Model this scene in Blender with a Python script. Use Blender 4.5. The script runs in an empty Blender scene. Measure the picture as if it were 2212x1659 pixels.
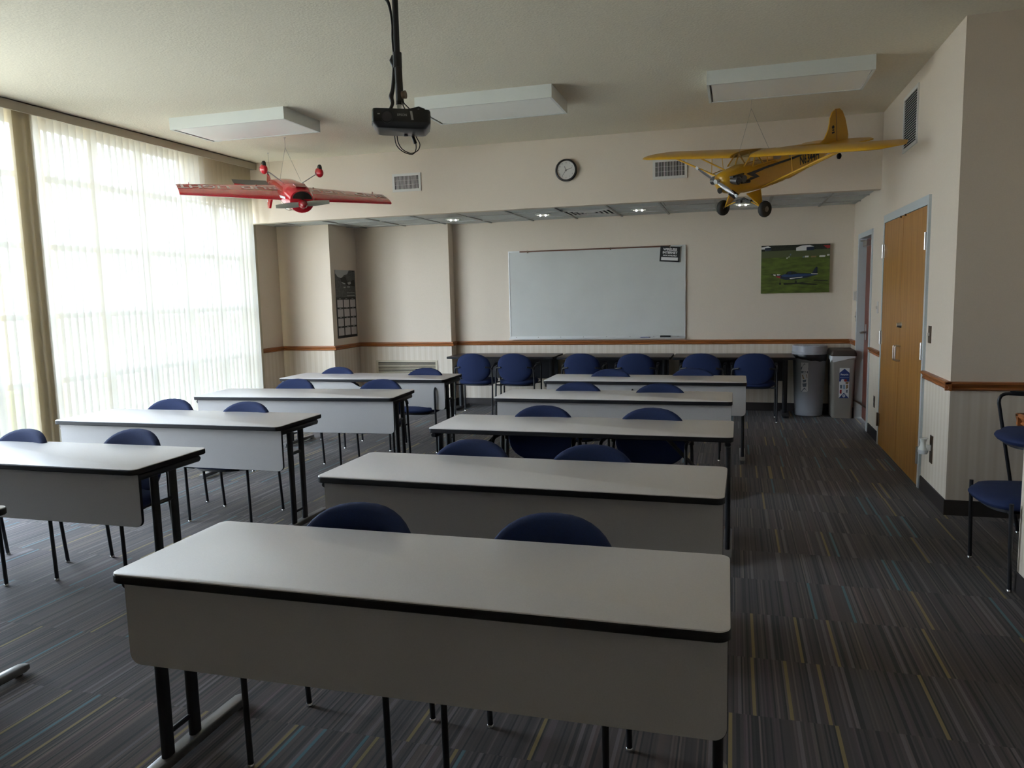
import bpy, bmesh, math, random
from mathutils import Vector, Matrix, Euler
random.seed(7)
SC = bpy.context.scene
COL = SC.collection
PI = math.pi

# ------------------------------------------------------------------ camera
YAW, PIT, ROL, FPX, CAMZ = 0.2837476, 0.1186835, -0.0236154, 1644.887, 1.5571
cd = bpy.data.cameras.new('camera'); cam = bpy.data.objects.new('camera', cd); COL.objects.link(cam)
fw = Vector((-math.sin(YAW)*math.cos(PIT), math.cos(YAW)*math.cos(PIT), -math.sin(PIT)))
rt = Vector((math.cos(YAW), math.sin(YAW), 0)); up = rt.cross(fw)
r2 = math.cos(ROL)*rt + math.sin(ROL)*up; u2 = -math.sin(ROL)*rt + math.cos(ROL)*up
m = Matrix((r2, u2, -fw)).transposed().to_4x4(); m.translation = Vector((0, 0, CAMZ))
cam.matrix_world = m
cd.sensor_width = 36.0; cd.lens = FPX/2212*36.0; cd.clip_start = 0.02; cd.clip_end = 300
SC.camera = cam

# ------------------------------------------------------------------ view, sky and sun
SC.view_settings.view_transform = 'Standard'; SC.view_settings.look = 'None'
SC.view_settings.gamma = 1.0; SC.view_settings.use_curve_mapping = False
SC.view_settings.exposure = 1.92
w = bpy.data.worlds.new('sky'); SC.world = w; w.use_nodes = True
nt = w.node_tree; nt.nodes.clear()
wo = nt.nodes.new('ShaderNodeOutputWorld'); bg = nt.nodes.new('ShaderNodeBackground')
tc = nt.nodes.new('ShaderNodeTexCoord'); sx = nt.nodes.new('ShaderNodeSeparateXYZ'); cr = nt.nodes.new('ShaderNodeValToRGB')
nt.links.new(tc.outputs['Generated'], sx.inputs[0]); nt.links.new(sx.outputs['Z'], cr.inputs[0])
cr.color_ramp.elements[0].position = 0.0; cr.color_ramp.elements[0].color = (0.82, 0.91, 1.0, 1)
cr.color_ramp.elements[1].position = 0.6; cr.color_ramp.elements[1].color = (0.66, 0.80, 1.0, 1)
e = cr.color_ramp.elements.new(0.15); e.color = (0.78, 0.88, 1.0, 1)
nt.links.new(cr.outputs[0], bg.inputs[0]); bg.inputs[1].default_value = 5.5
nt.links.new(bg.outputs[0], wo.inputs[0])
sd = bpy.data.lights.new('sun', 'SUN'); so = bpy.data.objects.new('sun', sd); COL.objects.link(so)
sd.energy = 4.0; sd.angle = 0.01; sd.color = (1.0, 0.95, 0.86)
so.rotation_euler = Euler((0, math.radians(42), math.radians(25)))   # high over the roof, lighting the ground outside

# ------------------------------------------------------------------ materials
def mat(name, col, rough=0.6, metal=0.0, spec=0.5, bump=None, noise=None, emit=None, coat=0.0, trans=0.0, alpha=1.0):
    m = bpy.data.materials.new(name); m.use_nodes = True
    t = m.node_tree; b = t.nodes['Principled BSDF']
    b.inputs['Base Color'].default_value = (*col, 1); b.inputs['Roughness'].default_value = rough
    b.inputs['Metallic'].default_value = metal; b.inputs['Specular IOR Level'].default_value = spec
    b.inputs['Coat Weight'].default_value = coat
    b.inputs['Transmission Weight'].default_value = trans
    b.inputs['Alpha'].default_value = alpha
    if emit: b.inputs['Emission Color'].default_value = (*emit[0], 1); b.inputs['Emission Strength'].default_value = emit[1]
    if bump or noise:
        co = t.nodes.new('ShaderNodeTexCoord')
    if noise:  # (scale, amount, stretch)
        mp = t.nodes.new('ShaderNodeMapping'); mp.inputs['Scale'].default_value = noise[2] if len(noise) > 2 else (1, 1, 1)
        n = t.nodes.new('ShaderNodeTexNoise'); n.inputs['Scale'].default_value = noise[0]; n.inputs['Detail'].default_value = 3
        t.links.new(co.outputs['Object'], mp.inputs[0]); t.links.new(mp.outputs[0], n.inputs['Vector'])
        r = t.nodes.new('ShaderNodeValToRGB'); a = noise[1]
        r.color_ramp.elements[0].position = .3; r.color_ramp.elements[1].position = .7
        r.color_ramp.elements[0].color = (*[c*(1-a) for c in col], 1); r.color_ramp.elements[1].color = (*[min(1, c*(1+a)) for c in col], 1)
        t.links.new(n.outputs['Fac'], r.inputs[0]); t.links.new(r.outputs[0], b.inputs['Base Color'])
    if bump:   # (scale, strength, distance)
        n2 = t.nodes.new('ShaderNodeTexNoise'); n2.inputs['Scale'].default_value = bump[0]; n2.inputs['Detail'].default_value = 4
        t.links.new(co.outputs['Object'], n2.inputs['Vector'])
        bp = t.nodes.new('ShaderNodeBump'); bp.inputs['Strength'].default_value = bump[1]; bp.inputs['Distance'].default_value = bump[2]
        t.links.new(n2.outputs['Fac'], bp.inputs['Height']); t.links.new(bp.outputs[0], b.inputs['Normal'])
    return m

M = {}
M['ceiling'] = mat('stippled_ceiling_paint', (.76, .70, .565), .9, bump=(70, .5, .005), noise=(60, .05))
M['white_metal'] = mat('white_enamel', (.74, .76, .72), .45)
M['lens'] = mat('frosted_lens', (.92, .93, .88), .35)
M['tile'] = mat('ceiling_tile', (.60, .62, .60), .9, noise=(90, .06), bump=(150, .3, .002))
M['tgrid'] = mat('ceiling_grid', (.42, .42, .40), .6)
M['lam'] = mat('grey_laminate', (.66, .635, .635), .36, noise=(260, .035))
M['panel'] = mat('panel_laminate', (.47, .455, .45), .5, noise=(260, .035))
M['edge'] = mat('black_edging', (.009, .009, .012), .6, spec=.3)
M['blackmetal'] = mat('black_metal', (.010, .011, .015), .38)
M['footmetal'] = mat('foot_metal', (.16, .155, .155), .28, metal=.35)
M['navy'] = mat('navy_fabric', (.005, .017, .078), .85, bump=(400, .4, .001), noise=(300, .22))
M['dark_plastic'] = mat('dark_plastic', (.008, .010, .016), .5)
M['glide'] = mat('glide_nickel', (.6, .6, .6), .25, metal=.9)
M['darkwood'] = mat('dark_walnut_laminate', (.045, .034, .028), .38, noise=(8, .35, (1, 14, 14)))
M['oak_trim'] = mat('oak_trim', (.33, .115, .032), .42, noise=(6, .22, (1, 1, 18)))
M['baseboard'] = mat('rubber_baseboard', (.028, .022, .021), .6)
M['frame_paint'] = mat('frame_paint', (.52, .56, .57), .45)
M['chrome'] = mat('satin_nickel', (.62, .60, .57), .28, metal=.95)
M['bronze'] = mat('bronze_plate', (.16, .11, .075), .35, metal=.8)
M['mullion'] = mat('bronze_mullion', (.03, .022, .022), .45)
M['valance'] = mat('valance_vinyl', (.42, .37, .28), .55)
M['board'] = mat('whiteboard_enamel', (.58, .585, .56), .22, noise=(2.2, .035))
M['alu'] = mat('aluminium_trim', (.66, .66, .65), .35, metal=.4)
M['cork'] = mat('cork_strip', (.17, .085, .055), .8)
M['black'] = mat('matt_black', (.01, .01, .01), .5)
M['white'] = mat('white_print', (.72, .70, .69), .6)
M['grille_void'] = mat('duct_void', (.012, .012, .012), .9)
M['grille_white'] = mat('grille_white', (.66, .64, .60), .5)
M['grille_cream'] = mat('grille_cream', (.52, .46, .35), .5)
M['bin_grey'] = mat('bin_grey_plastic', (.30, .32, .36), .35)
M['lid_grey'] = mat('lid_grey_plastic', (.38, .40, .44), .25)
M['bin_beige'] = mat('bin_beige_plastic', (.27, .25, .22), .5)
M['bin_brown'] = mat('lid_brown_plastic', (.055, .042, .033), .5)
M['bag_black'] = mat('black_bag', (.006, .006, .008), .3)
M['bag_clear'] = mat('clear_bag', (.60, .62, .64), .25)
M['sticker_blue'] = mat('sticker_blue', (.025, .05, .20), .45)
M['sticker_white'] = mat('sticker_white', (.70, .72, .74), .45)
M['sticker_red'] = mat('sticker_red', (.35, .03, .03), .5)
M['sticker_grey'] = mat('sticker_grey', (.12, .15, .20), .5)
M['sticker_lblue'] = mat('sticker_lightblue', (.22, .35, .52), .5)
M['red'] = mat('red_film', (.55, .010, .022), .2, coat=.6)
M['deepred'] = mat('deep_red_paint', (.30, .004, .010), .25, coat=.5)
M['yellow'] = mat('yellow_film', (.62, .33, .012), .38, coat=.15)
M['tyre'] = mat('tyre_rubber', (.016, .016, .015), .7)
M['canopy'] = mat('canopy_glass', (.5, .45, .36), .08, metal=.2, coat=1)
M['prop_grey'] = mat('prop_grey', (.42, .43, .37), .4)
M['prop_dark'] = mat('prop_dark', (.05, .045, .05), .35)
M['lettering'] = mat('grey_lettering', (.62, .60, .57), .4)
M['engine'] = mat('engine_grey', (.10, .10, .10), .4, metal=.6)
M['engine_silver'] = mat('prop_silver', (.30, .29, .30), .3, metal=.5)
M['cowl_hole'] = mat('cowl_opening', (.012, .008, .006), .8)
M['wire'] = mat('wire', (.30, .28, .25), .5)
M['grass_print'] = mat('grass_print', (.085, .12, .014), .6, noise=(9, .35, (1, 1, 4)))
M['grass_far'] = mat('grass_far_print', (.085, .10, .040), .6)
M['tree_print'] = mat('tree_print', (.016, .018, .009), .6, noise=(60, .5))
M['blue_print'] = mat('blue_print', (.022, .055, .16), .5)
M['dblue_print'] = mat('dark_blue_print', (.010, .018, .045), .5)
M['shade_print'] = mat('shadow_print', (.010, .014, .006), .6)
M['tan_print'] = mat('tan_print', (.26, .17, .07), .6)
M['cal_grey'] = mat('calendar_grey', (.085, .09, .088), .6, noise=(45, .4))
M['cal_pale'] = mat('calendar_pale', (.42, .43, .42), .6)
M['cal_dark'] = mat('calendar_dark', (.018, .018, .016), .6)
M['cal_page'] = mat('calendar_page', (.52, .48, .48), .6)
M['clockface'] = mat('clock_face', (.66, .64, .60), .4)
M['clockgrey'] = mat('clock_numerals', (.16, .15, .14), .5)
M['cable'] = mat('black_cable', (.012, .009, .008), .5)
M['projector'] = mat('projector_plastic', (.011, .012, .013), .28)
M['silver'] = mat('silver_strip', (.42, .42, .42), .35)
M['outlet'] = mat('outlet_ivory', (.60, .56, .52), .4)
M['ground'] = mat('outdoor_ground', (.52, .48, .39), .9, noise=(.6, .2))
M['hedge'] = mat('hedge_leaves', (.20, .34, .06), .8, noise=(14, .6), bump=(20, 1, .05))
M['redwood'] = mat('cherry_door', (.20, .055, .035), .4, noise=(5, .2, (14, 14, 1)))
M['lampglow'] = mat('lamp_bulb', (.9, .9, .9), .3, emit=((1, .97, .9), 6))

# oak veneer for the double door: long vertical grain
def wood_door():
    m = bpy.data.materials.new('honey_oak_veneer'); m.use_nodes = True; t = m.node_tree; b = t.nodes['Principled BSDF']
    co = t.nodes.new('ShaderNodeTexCoord'); mp = t.nodes.new('ShaderNodeMapping'); mp.inputs['Scale'].default_value = (3, 3, .22)
    n = t.nodes.new('ShaderNodeTexNoise'); n.inputs['Scale'].default_value = 7; n.inputs['Detail'].default_value = 5
    r = t.nodes.new('ShaderNodeValToRGB'); r.color_ramp.elements[0].position = .3; r.color_ramp.elements[1].position = .72
    r.color_ramp.elements[0].color = (.38, .165, .030, 1); r.color_ramp.elements[1].color = (.56, .28, .07, 1)
    mp2 = t.nodes.new('ShaderNodeMapping'); mp2.inputs['Scale'].default_value = (40, 40, .8)
    n2 = t.nodes.new('ShaderNodeTexNoise'); n2.inputs['Scale'].default_value = 5; n2.inputs['Detail'].default_value = 2
    mx = t.nodes.new('ShaderNodeMix'); mx.data_type = 'RGBA'; mx.blend_type = 'MULTIPLY'; mx.inputs[0].default_value = .35
    t.links.new(co.outputs['Object'], mp.inputs[0]); t.links.new(mp.outputs[0], n.inputs['Vector']); t.links.new(n.outputs['Fac'], r.inputs[0])
    t.links.new(co.outputs['Object'], mp2.inputs[0]); t.links.new(mp2.outputs[0], n2.inputs['Vector'])
    t.links.new(r.outputs[0], mx.inputs[6]); t.links.new(n2.outputs['Fac'], mx.inputs[7]); t.links.new(mx.outputs[2], b.inputs['Base Color'])
    b.inputs['Roughness'].default_value = .38
    return m
M['oak_door'] = wood_door()

# wallpaper: plain woven look above the chair rail, soft vertical stripes below it
def wallpaper():
    m = bpy.data.materials.new('wallpaper'); m.use_nodes = True; t = m.node_tree; b = t.nodes['Principled BSDF']
    co = t.nodes.new('ShaderNodeTexCoord'); s = t.nodes.new('ShaderNodeSeparateXYZ'); t.links.new(co.outputs['Object'], s.inputs[0])
    ad = t.nodes.new('ShaderNodeMath'); ad.operation = 'ADD'; t.links.new(s.outputs['X'], ad.inputs[0]); t.links.new(s.outputs['Y'], ad.inputs[1])
    ml = t.nodes.new('ShaderNodeMath'); ml.operation = 'MULTIPLY'; ml.inputs[1].default_value = 2*PI/.085; t.links.new(ad.outputs[0], ml.inputs[0])
    sn = t.nodes.new('ShaderNodeMath'); sn.operation = 'SINE'; t.links.new(ml.outputs[0], sn.inputs[0])
    ml2 = t.nodes.new('ShaderNodeMath'); ml2.operation = 'MULTIPLY'; ml2.inputs[1].default_value = 2*PI/.0335; t.links.new(ad.outputs[0], ml2.inputs[0])
    sn2 = t.nodes.new('ShaderNodeMath'); sn2.operation = 'SINE'; t.links.new(ml2.outputs[0], sn2.inputs[0])
    sm = t.nodes.new('ShaderNodeMath'); sm.operation = 'MULTIPLY_ADD'; sm.inputs[1].default_value = .5
    t.links.new(sn2.outputs[0], sm.inputs[0]); t.links.new(sn.outputs[0], sm.inputs[2])
    r = t.nodes.new('ShaderNodeValToRGB'); mr = t.nodes.new('ShaderNodeMapRange')
    mr.inputs['From Min'].default_value = -1.5; mr.inputs['From Max'].default_value = 1.5
    t.links.new(sm.outputs[0], mr.inputs[0]); t.links.new(mr.outputs[0], r.inputs[0])
    r.color_ramp.elements[0].color = (.63, .55, .45, 1); r.color_ramp.elements[1].color = (.71, .64, .55, 1)
    n = t.nodes.new('ShaderNodeTexNoise'); n.inputs['Scale'].default_value = 150; n.inputs['Detail'].default_value = 3
    t.links.new(co.outputs['Object'], n.inputs['Vector'])
    r2 = t.nodes.new('ShaderNodeValToRGB'); r2.color_ramp.elements[0].position = .3; r2.color_ramp.elements[1].position = .7
    r2.color_ramp.elements[0].color = (.672, .585, .482, 1); r2.color_ramp.elements[1].color = (.71, .615, .51, 1)
    t.links.new(n.outputs['Fac'], r2.inputs[0])
    lt = t.nodes.new('ShaderNodeMath'); lt.operation = 'LESS_THAN'; lt.inputs[1].default_value = .885; t.links.new(s.outputs['Z'], lt.inputs[0])
    mx = t.nodes.new('ShaderNodeMix'); mx.data_type = 'RGBA'
    t.links.new(lt.outputs[0], mx.inputs[0]); t.links.new(r2.outputs[0], mx.inputs[6]); t.links.new(r.outputs[0], mx.inputs[7])
    t.links.new(mx.outputs[2], b.inputs['Base Color']); b.inputs['Roughness'].default_value = .7
    return m
M['wall'] = wallpaper()

# blind fabric: thin woven vanes that let part of the daylight through
def blind_fabric():
    m = bpy.data.materials.new('blind_fabric'); m.use_nodes = True; t = m.node_tree; t.nodes.clear()
    o = t.nodes.new('ShaderNodeOutputMaterial'); d = t.nodes.new('ShaderNodeBsdfDiffuse'); tr = t.nodes.new('ShaderNodeBsdfTranslucent'); mx = t.nodes.new('ShaderNodeMixShader')
    d.inputs[0].default_value = (.52, .43, .27, 1); tr.inputs[0].default_value = (.66, .65, .60, 1); mx.inputs[0].default_value = .24
    t.links.new(d.outputs[0], mx.inputs[1]); t.links.new(tr.outputs[0], mx.inputs[2])
    op = t.nodes.new('ShaderNodeBsdfTransparent'); mo = t.nodes.new('ShaderNodeMixShader'); mo.inputs[0].default_value = .11   # open weave
    t.links.new(mx.outputs[0], mo.inputs[1]); t.links.new(op.outputs[0], mo.inputs[2]); t.links.new(mo.outputs[0], o.inputs[0])
    return m
M['fabric'] = blind_fabric()

def clear_glass(name, tint, k=.12):
    m = bpy.data.materials.new(name); m.use_nodes = True; t = m.node_tree; t.nodes.clear()
    o = t.nodes.new('ShaderNodeOutputMaterial'); a = t.nodes.new('ShaderNodeBsdfTransparent'); g = t.nodes.new('ShaderNodeBsdfGlossy'); mx = t.nodes.new('ShaderNodeMixShader')
    a.inputs[0].default_value = (*tint, 1); g.inputs['Roughness'].default_value = .03; mx.inputs[0].default_value = k
    t.links.new(a.outputs[0], mx.inputs[1]); t.links.new(g.outputs[0], mx.inputs[2]); t.links.new(mx.outputs[0], o.inputs[0])
    return m
M['glass'] = clear_glass('window_glass', (.96, .97, .97), .05)
M['plastic_glass'] = clear_glass('model_glazing', (.86, .82, .68), .10)

# striped carpet planks: thin lines along the planks, dark brown to slate, with yellow and teal dashes
def carpet():
    m = bpy.data.materials.new('striped_carpet'); m.use_nodes = True; t = m.node_tree; b = t.nodes['Principled BSDF']
    N = t.nodes.new; Lk = t.links.new
    def math_(op, a, bb=None, c=None):
        n = N('ShaderNodeMath'); n.operation = op
        for i, v in enumerate((a, bb, c)):
            if v is None: continue
            if isinstance(v, (int, float)): n.inputs[i].default_value = v
            else: Lk(v, n.inputs[i])
        return n.outputs[0]
    def white(x, y, z):
        cb = N('ShaderNodeCombineXYZ')
        for i, v in enumerate((x, y, z)):
            if isinstance(v, (int, float)): cb.inputs[i].default_value = v
            else: Lk(v, cb.inputs[i])
        wn = N('ShaderNodeTexWhiteNoise'); wn.noise_dimensions = '3D'; Lk(cb.outputs[0], wn.inputs['Vector']); return wn
    co = N('ShaderNodeTexCoord'); s = N('ShaderNodeSeparateXYZ'); Lk(co.outputs['Object'], s.inputs[0])
    X, Y = s.outputs['X'], s.outputs['Y']
    colm = math_('FLOOR', math_('DIVIDE', X, .46))                       # plank column
    off = math_('MULTIPLY', math_('MODULO', colm, 2.0), .0)
    row = math_('FLOOR', math_('DIVIDE', math_('ADD', Y, off), .46))     # plank row
    def ramp(val, stops, const=False):
        r = N('ShaderNodeValToRGB'); r.color_ramp.interpolation = 'CONSTANT' if const else 'LINEAR'
        el = r.color_ramp.elements
        el[0].position, el[0].color = stops[0][0], (*stops[0][1], 1)
        el[1].position, el[1].color = stops[1][0], (*stops[1][1], 1)
        for p_, c_ in stops[2:]:
            q = el.new(p_); q.color = (*c_, 1)
        Lk(val, r.inputs[0]); return r.outputs[0]
    fine = white(math_('FLOOR', math_('DIVIDE', X, .0065)), row, 1.0).outputs['Value']
    base = ramp(fine, [(0, (.010, .008, .009)), (1, (.145, .118, .108)), (.16, (.014, .012, .013)), (.22, (.046, .036, .036)), (.7, (.070, .056, .054)), (.92, (.082, .070, .066))])
    mid = white(math_('FLOOR', math_('DIVIDE', X, .026)), row, 5.0).outputs['Value']
    tint = ramp(mid, [(0, (.62, .60, .62)), (1, (1.1, .88, .98)), (.5, (.88, .80, .76)), (.8, (.92, .86, .74))])
    mx = N('ShaderNodeMix'); mx.data_type = 'RGBA'; mx.blend_type = 'MULTIPLY'; mx.inputs[0].default_value = 1; Lk(base, mx.inputs[6]); Lk(tint, mx.inputs[7])
    tw = white(colm, row, 9.0).outputs['Value']
    tone = ramp(tw, [(0, (.95, .88, .92)), (1, (1.12, 1.05, .94)), (.5, (.95, 1.0, 1.02))])
    mx2 = N('ShaderNodeMix'); mx2.data_type = 'RGBA'; mx2.blend_type = 'MULTIPLY'; mx2.inputs[0].default_value = 1; Lk(mx.outputs[2], mx2.inputs[6]); Lk(tone, mx2.inputs[7])
    # dashes
    cell = math_('FLOOR', math_('DIVIDE', math_('ADD', X, math_('MULTIPLY', row, .0053)), .013))
    ph = white(cell, 3.0, 4.0).outputs['Value']
    seg = row
    aw = white(cell, seg, 2.0)
    av = aw.outputs['Value']
    isY = math_('LESS_THAN', av, .022); isT = math_('GREATER_THAN', av, .984); isP = math_('LESS_THAN', math_('ABSOLUTE', math_('SUBTRACT', av, .5)), .03)
    def over(prev, fac, col, k):
        q = N('ShaderNodeMix'); q.data_type = 'RGBA'; Lk(math_('MULTIPLY', fac, k), q.inputs[0]); Lk(prev, q.inputs[6]); q.inputs[7].default_value = (*col, 1); return q.outputs[2]
    c = over(mx2.outputs[2], isP, (.15, .12, .125), .7)
    c = over(c, isY, (.25, .18, .055), .8)
    c = over(c, isT, (.055, .155, .19), .75)
    n = N('ShaderNodeTexNoise'); n.inputs['Scale'].default_value = 500; Lk(co.outputs['Object'], n.inputs['Vector'])
    mn = N('ShaderNodeMix'); mn.data_type = 'RGBA'; mn.blend_type = 'MULTIPLY'; mn.inputs[0].default_value = .55; Lk(c, mn.inputs[6])
    Lk(ramp(n.outputs['Fac'], [(.3, (.6, .6, .6)), (.7, (1.35, 1.35, 1.35))]), mn.inputs[7])
    Lk(mn.outputs[2], b.inputs['Base Color'])
    bp = N('ShaderNodeBump'); bp.inputs['Strength'].default_value = .6; bp.inputs['Distance'].default_value = .002; Lk(n.outputs['Fac'], bp.inputs['Height']); Lk(bp.outputs[0], b.inputs['Normal'])
    b.inputs['Roughness'].default_value = .92; b.inputs['Sheen Weight'].default_value = .12; b.inputs['Sheen Roughness'].default_value = .5
    return m
M['carpet'] = carpet()

# ------------------------------------------------------------------ mesh helpers
class MB:
    def __init__(s): s.v = []; s.f = []; s.mi = []; s.cur = 0
    def add(s, vs, fs, T=None):
        o = len(s.v)
        for p in vs:
            p = Vector(p); s.v.append(T @ p if T else p)
        for f in fs: s.f.append([i+o for i in f]); s.mi.append(s.cur)
        return s
    def box(s, x0, x1, y0, y1, z0, z1, T=None):
        return s.add([(x0,y0,z0),(x1,y0,z0),(x1,y1,z0),(x0,y1,z0),(x0,y0,z1),(x1,y0,z1),(x1,y1,z1),(x0,y1,z1)],
                     [(0,3,2,1),(4,5,6,7),(0,1,5,4),(1,2,6,5),(2,3,7,6),(3,0,4,7)], T)
    def loft(s, rings, caps=True, T=None, closed=True):
        n = len(rings[0]); vs = [p for r in rings for p in r]; fs = []
        for i in range(len(rings)-1):
            for j in range(n if closed else n-1):
                k = (j+1) % n
                fs.append((i*n+j, i*n+k, (i+1)*n+k, (i+1)*n+j))
        if caps: fs.append(tuple(range(n))[::-1]); fs.append(tuple((len(rings)-1)*n+j for j in range(n)))
        return s.add(vs, fs, T)
    def tube(s, pts, r, n=10, T=None, caps=True):
        pts = [Vector(p) for p in pts]; rings = []
        t0 = (pts[1]-pts[0]).normalized(); a = Vector((0,0,1)) if abs(t0.z) < .9 else Vector((1,0,0))
        u = t0.cross(a).normalized()
        for i, p in enumerate(pts):
            if i == 0: t = (pts[1]-p).normalized()
            elif i == len(pts)-1: t = (p-pts[i-1]).normalized()
            else: t = ((pts[i+1]-p).normalized()+(p-pts[i-1]).normalized()).normalized()
            u = (u-t*u.dot(t)).normalized(); v = t.cross(u)
            rr = r[i] if isinstance(r, (list, tuple)) else r
            rings.append([p+(u*math.cos(2*PI*k/n)+v*math.sin(2*PI*k/n))*rr for k in range(n)])
        return s.loft(rings, caps, T)
    def lathe(s, prof, n=32, T=None, caps=False):   # prof: (r,z)
        rings = [[(r*math.cos(2*PI*k/n), r*math.sin(2*PI*k/n), z) for k in range(n)] for r, z in prof]
        return s.loft(rings, caps, T)
    def prism(s, poly, z0, z1, T=None):   # polygon in xy
        return s.loft([[(x, y, z0) for x, y in poly], [(x, y, z1) for x, y in poly]], True, T)
    def poly(s, pts, T=None): return s.add(pts, [tuple(range(len(pts)))], T)
    def ell(s, c, r, n=20, k=12, T=None):
        prof = []
        rings = []
        for i in range(k+1):
            a = -PI/2+PI*i/k; rr = max(math.cos(a), 1e-3)
            rings.append([(c[0]+r[0]*rr*math.cos(2*PI*j/n), c[1]+r[1]*rr*math.sin(2*PI*j/n), c[2]+r[2]*math.sin(a)) for j in range(n)])
        return s.loft(rings, True, T)
    def build(s, name, mats, parent=None, smooth=None, loc=None, kind=None, label=None):
        me = bpy.data.meshes.new(name); me.from_pydata([tuple(p) for p in s.v], [], s.f)
        bm = bmesh.new(); bm.from_mesh(me); bmesh.ops.remove_doubles(bm, verts=bm.verts, dist=1e-6); 
        bmesh.ops.recalc_face_normals(bm, faces=bm.faces); bm.to_mesh(me); bm.free()
        if not isinstance(mats, (list, tuple)): mats = [mats]
        for q in mats: me.materials.append(M[q] if isinstance(q, str) else q)
        if len(me.polygons) == len(s.mi):
            for p, i in zip(me.polygons, s.mi): p.material_index = i
        if smooth:
            for p in me.polygons: p.use_smooth = True
            me.set_sharp_from_angle(angle=math.radians(smooth))
        o = bpy.data.objects.new(name, me); COL.objects.link(o)
        if parent: o.parent = parent
        if loc is not None: o.location = loc
        if kind: o['kind'] = kind
        if label: o['label'] = label
        return o

def spline(pts, k=5):
    pts = [Vector(p) for p in pts]; P = [pts[0]]+pts+[pts[-1]]; out = []
    for i in range(1, len(P)-2):
        for j in range(k):
            t = j/k; p0, p1, p2, p3 = P[i-1], P[i], P[i+1], P[i+2]
            out.append(.5*((2*p1)+(p2-p0)*t+(2*p0-5*p1+4*p2-p3)*t*t+(3*p1-p0-3*p2+p3)*t**3))
    return out+[pts[-1]]
def spr(r, k=5):
    out = []
    for a, b_ in zip(r, r[1:]): out += [a+(b_-a)*j/k for j in range(k)]
    return out+[r[-1]]
def rrect(w, h, r, n=5, cx=0, cy=0):
    out = []
    for (sx_, sy_, a0) in ((1, 1, 0), (-1, 1, 90), (-1, -1, 180), (1, -1, 270)):
        for i in range(n+1):
            a = math.radians(a0+90*i/n); out.append((cx+sx_*(w/2-r)+r*math.cos(a), cy+sy_*(h/2-r)+r*math.sin(a)))
    return out
def arc(p0, p1, p2, n=6):
    p0, p1, p2 = map(Vector, (p0, p1, p2))
    return [p0*(1-t)**2+p1*2*t*(1-t)+p2*t*t for t in [i/n for i in range(n+1)]]
def tag(o, label, cat, group=None):
    o['label'] = label; o['category'] = cat
    if group: o['group'] = group
    return o
def thing(name, loc, label, cat, group=None, rot=(0, 0, 0)):
    o = bpy.data.objects.new(name, None); COL.objects.link(o); o.location = loc; o.rotation_euler = rot
    o.empty_display_size = .1
    return tag(o, label, cat, group)
def copy_tree(o, parent=None):
    c = o.copy(); COL.objects.link(c); c.parent = parent
    for ch in list(o.children): copy_tree(ch, c)
    return c
def text_mesh(name, txt, size, matl, parent, T, ext=.0005, sx=1.0, align='CENTER', bold=0.0):
    cu = bpy.data.curves.new(name, 'FONT'); cu.body = txt; cu.size = size; cu.extrude = ext; cu.align_x = align; cu.align_y = 'CENTER'; cu.offset = bold
    cu.resolution_u = 3
    tmp = bpy.data.objects.new(name, cu); COL.objects.link(tmp)
    dg = bpy.context.evaluated_depsgraph_get(); me = bpy.data.meshes.new_from_object(tmp.evaluated_get(dg))
    bpy.data.objects.remove(tmp); me.name = name
    me.transform(T @ Matrix.Diagonal((sx, 1, 1, 1)))
    me.materials.clear(); me.materials.append(M[matl])
    o = bpy.data.objects.new(name, me); COL.objects.link(o); o.parent = parent
    return o
def face_T(origin, right, upv):     # maps local xy (z out) to world
    r = Vector(right).normalized(); u = Vector(upv).normalized(); n = r.cross(u)
    mm = Matrix((r, u, n)).transposed().to_4x4(); mm.translation = Vector(origin); return mm
def struct(name, b, mt, **k): return b.build(name, mt, kind='structure', **k)

# ------------------------------------------------------------------ room numbers (metres; origin under the camera, +y into the room)
XR, YS, YB, YC, ZC, ZS, ZR = 1.389, 8.374, 10.075, 5.62, 3.219, 2.49, .908
YA, YA2 = 9.16, 9.896          # the two steps of the back-left corner
XW = -5.93                     # inner face of the window wall
YN = 4.255                     # near edge of the niche
YK = -3.2                      # wall behind the camera
struct('floor', MB().box(-6.05, 2.6, YK-.1, 10.3, -.12, 0), 'carpet')
struct('ceiling', MB().box(-6.05, 2.6, YK-.1, YS+.05, ZC, ZC+.15), 'ceiling')
struct('wall_back', MB().box(-3.745, XR+.7, YB, YB+.15, 0, ZS+.2), 'wall')
struct('wall_back_column', MB().box(-5.149, -3.745, YA2, YB+.15, 0, ZS+.2), 'wall')
struct('wall_back_corner', MB().box(-6.05, -5.149, YA, YB+.15, 0, ZC), 'wall')
struct('wall_header', MB().box(-6.0, XR+.02, YS, YS+.12, ZS, ZC), 'wall')
b = MB(); b.box(-6.0, XR, YS+.12, YB+.1, ZS+.03, ZS+.09)
struct('ceiling_alcove', b, 'tile')
wl = MB()
wl.box(XW-.12, XW, 8.5, YA+.05, 0, ZC)                    # pier between window and corner
wl.box(XW-.12, XW, 7.42, 8.5, 2.72, ZC)                   # solid spandrel above the last panes
wl.box(XW-.12, XW, YK, 7.42, 3.14, ZC)
wl.box(XW-.12, XW, YK, 2.5, 0, ZC)
struct('wall_left', wl, 'wall')
wr = MB()
wr.box(XR, XR+.16, YC, 8.75, 0, ZC); wr.box(XR, XR+.16, 9.67, YB+.1, 0, ZC); wr.box(XR, XR+.16, 8.75, 9.67, 2.13, ZC)
struct('wall_right', wr, 'wall')
struct('wall_right_near', MB().box(XR, XR+.12, YK, YN, 0, ZC), 'wall')
struct('wall_niche_far', MB().box(XR+.16, 2.6, YC, YC+.14, 0, ZC).box(XR, XR+.16, YC-.0005, YC, 0, ZC), 'wall')
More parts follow.
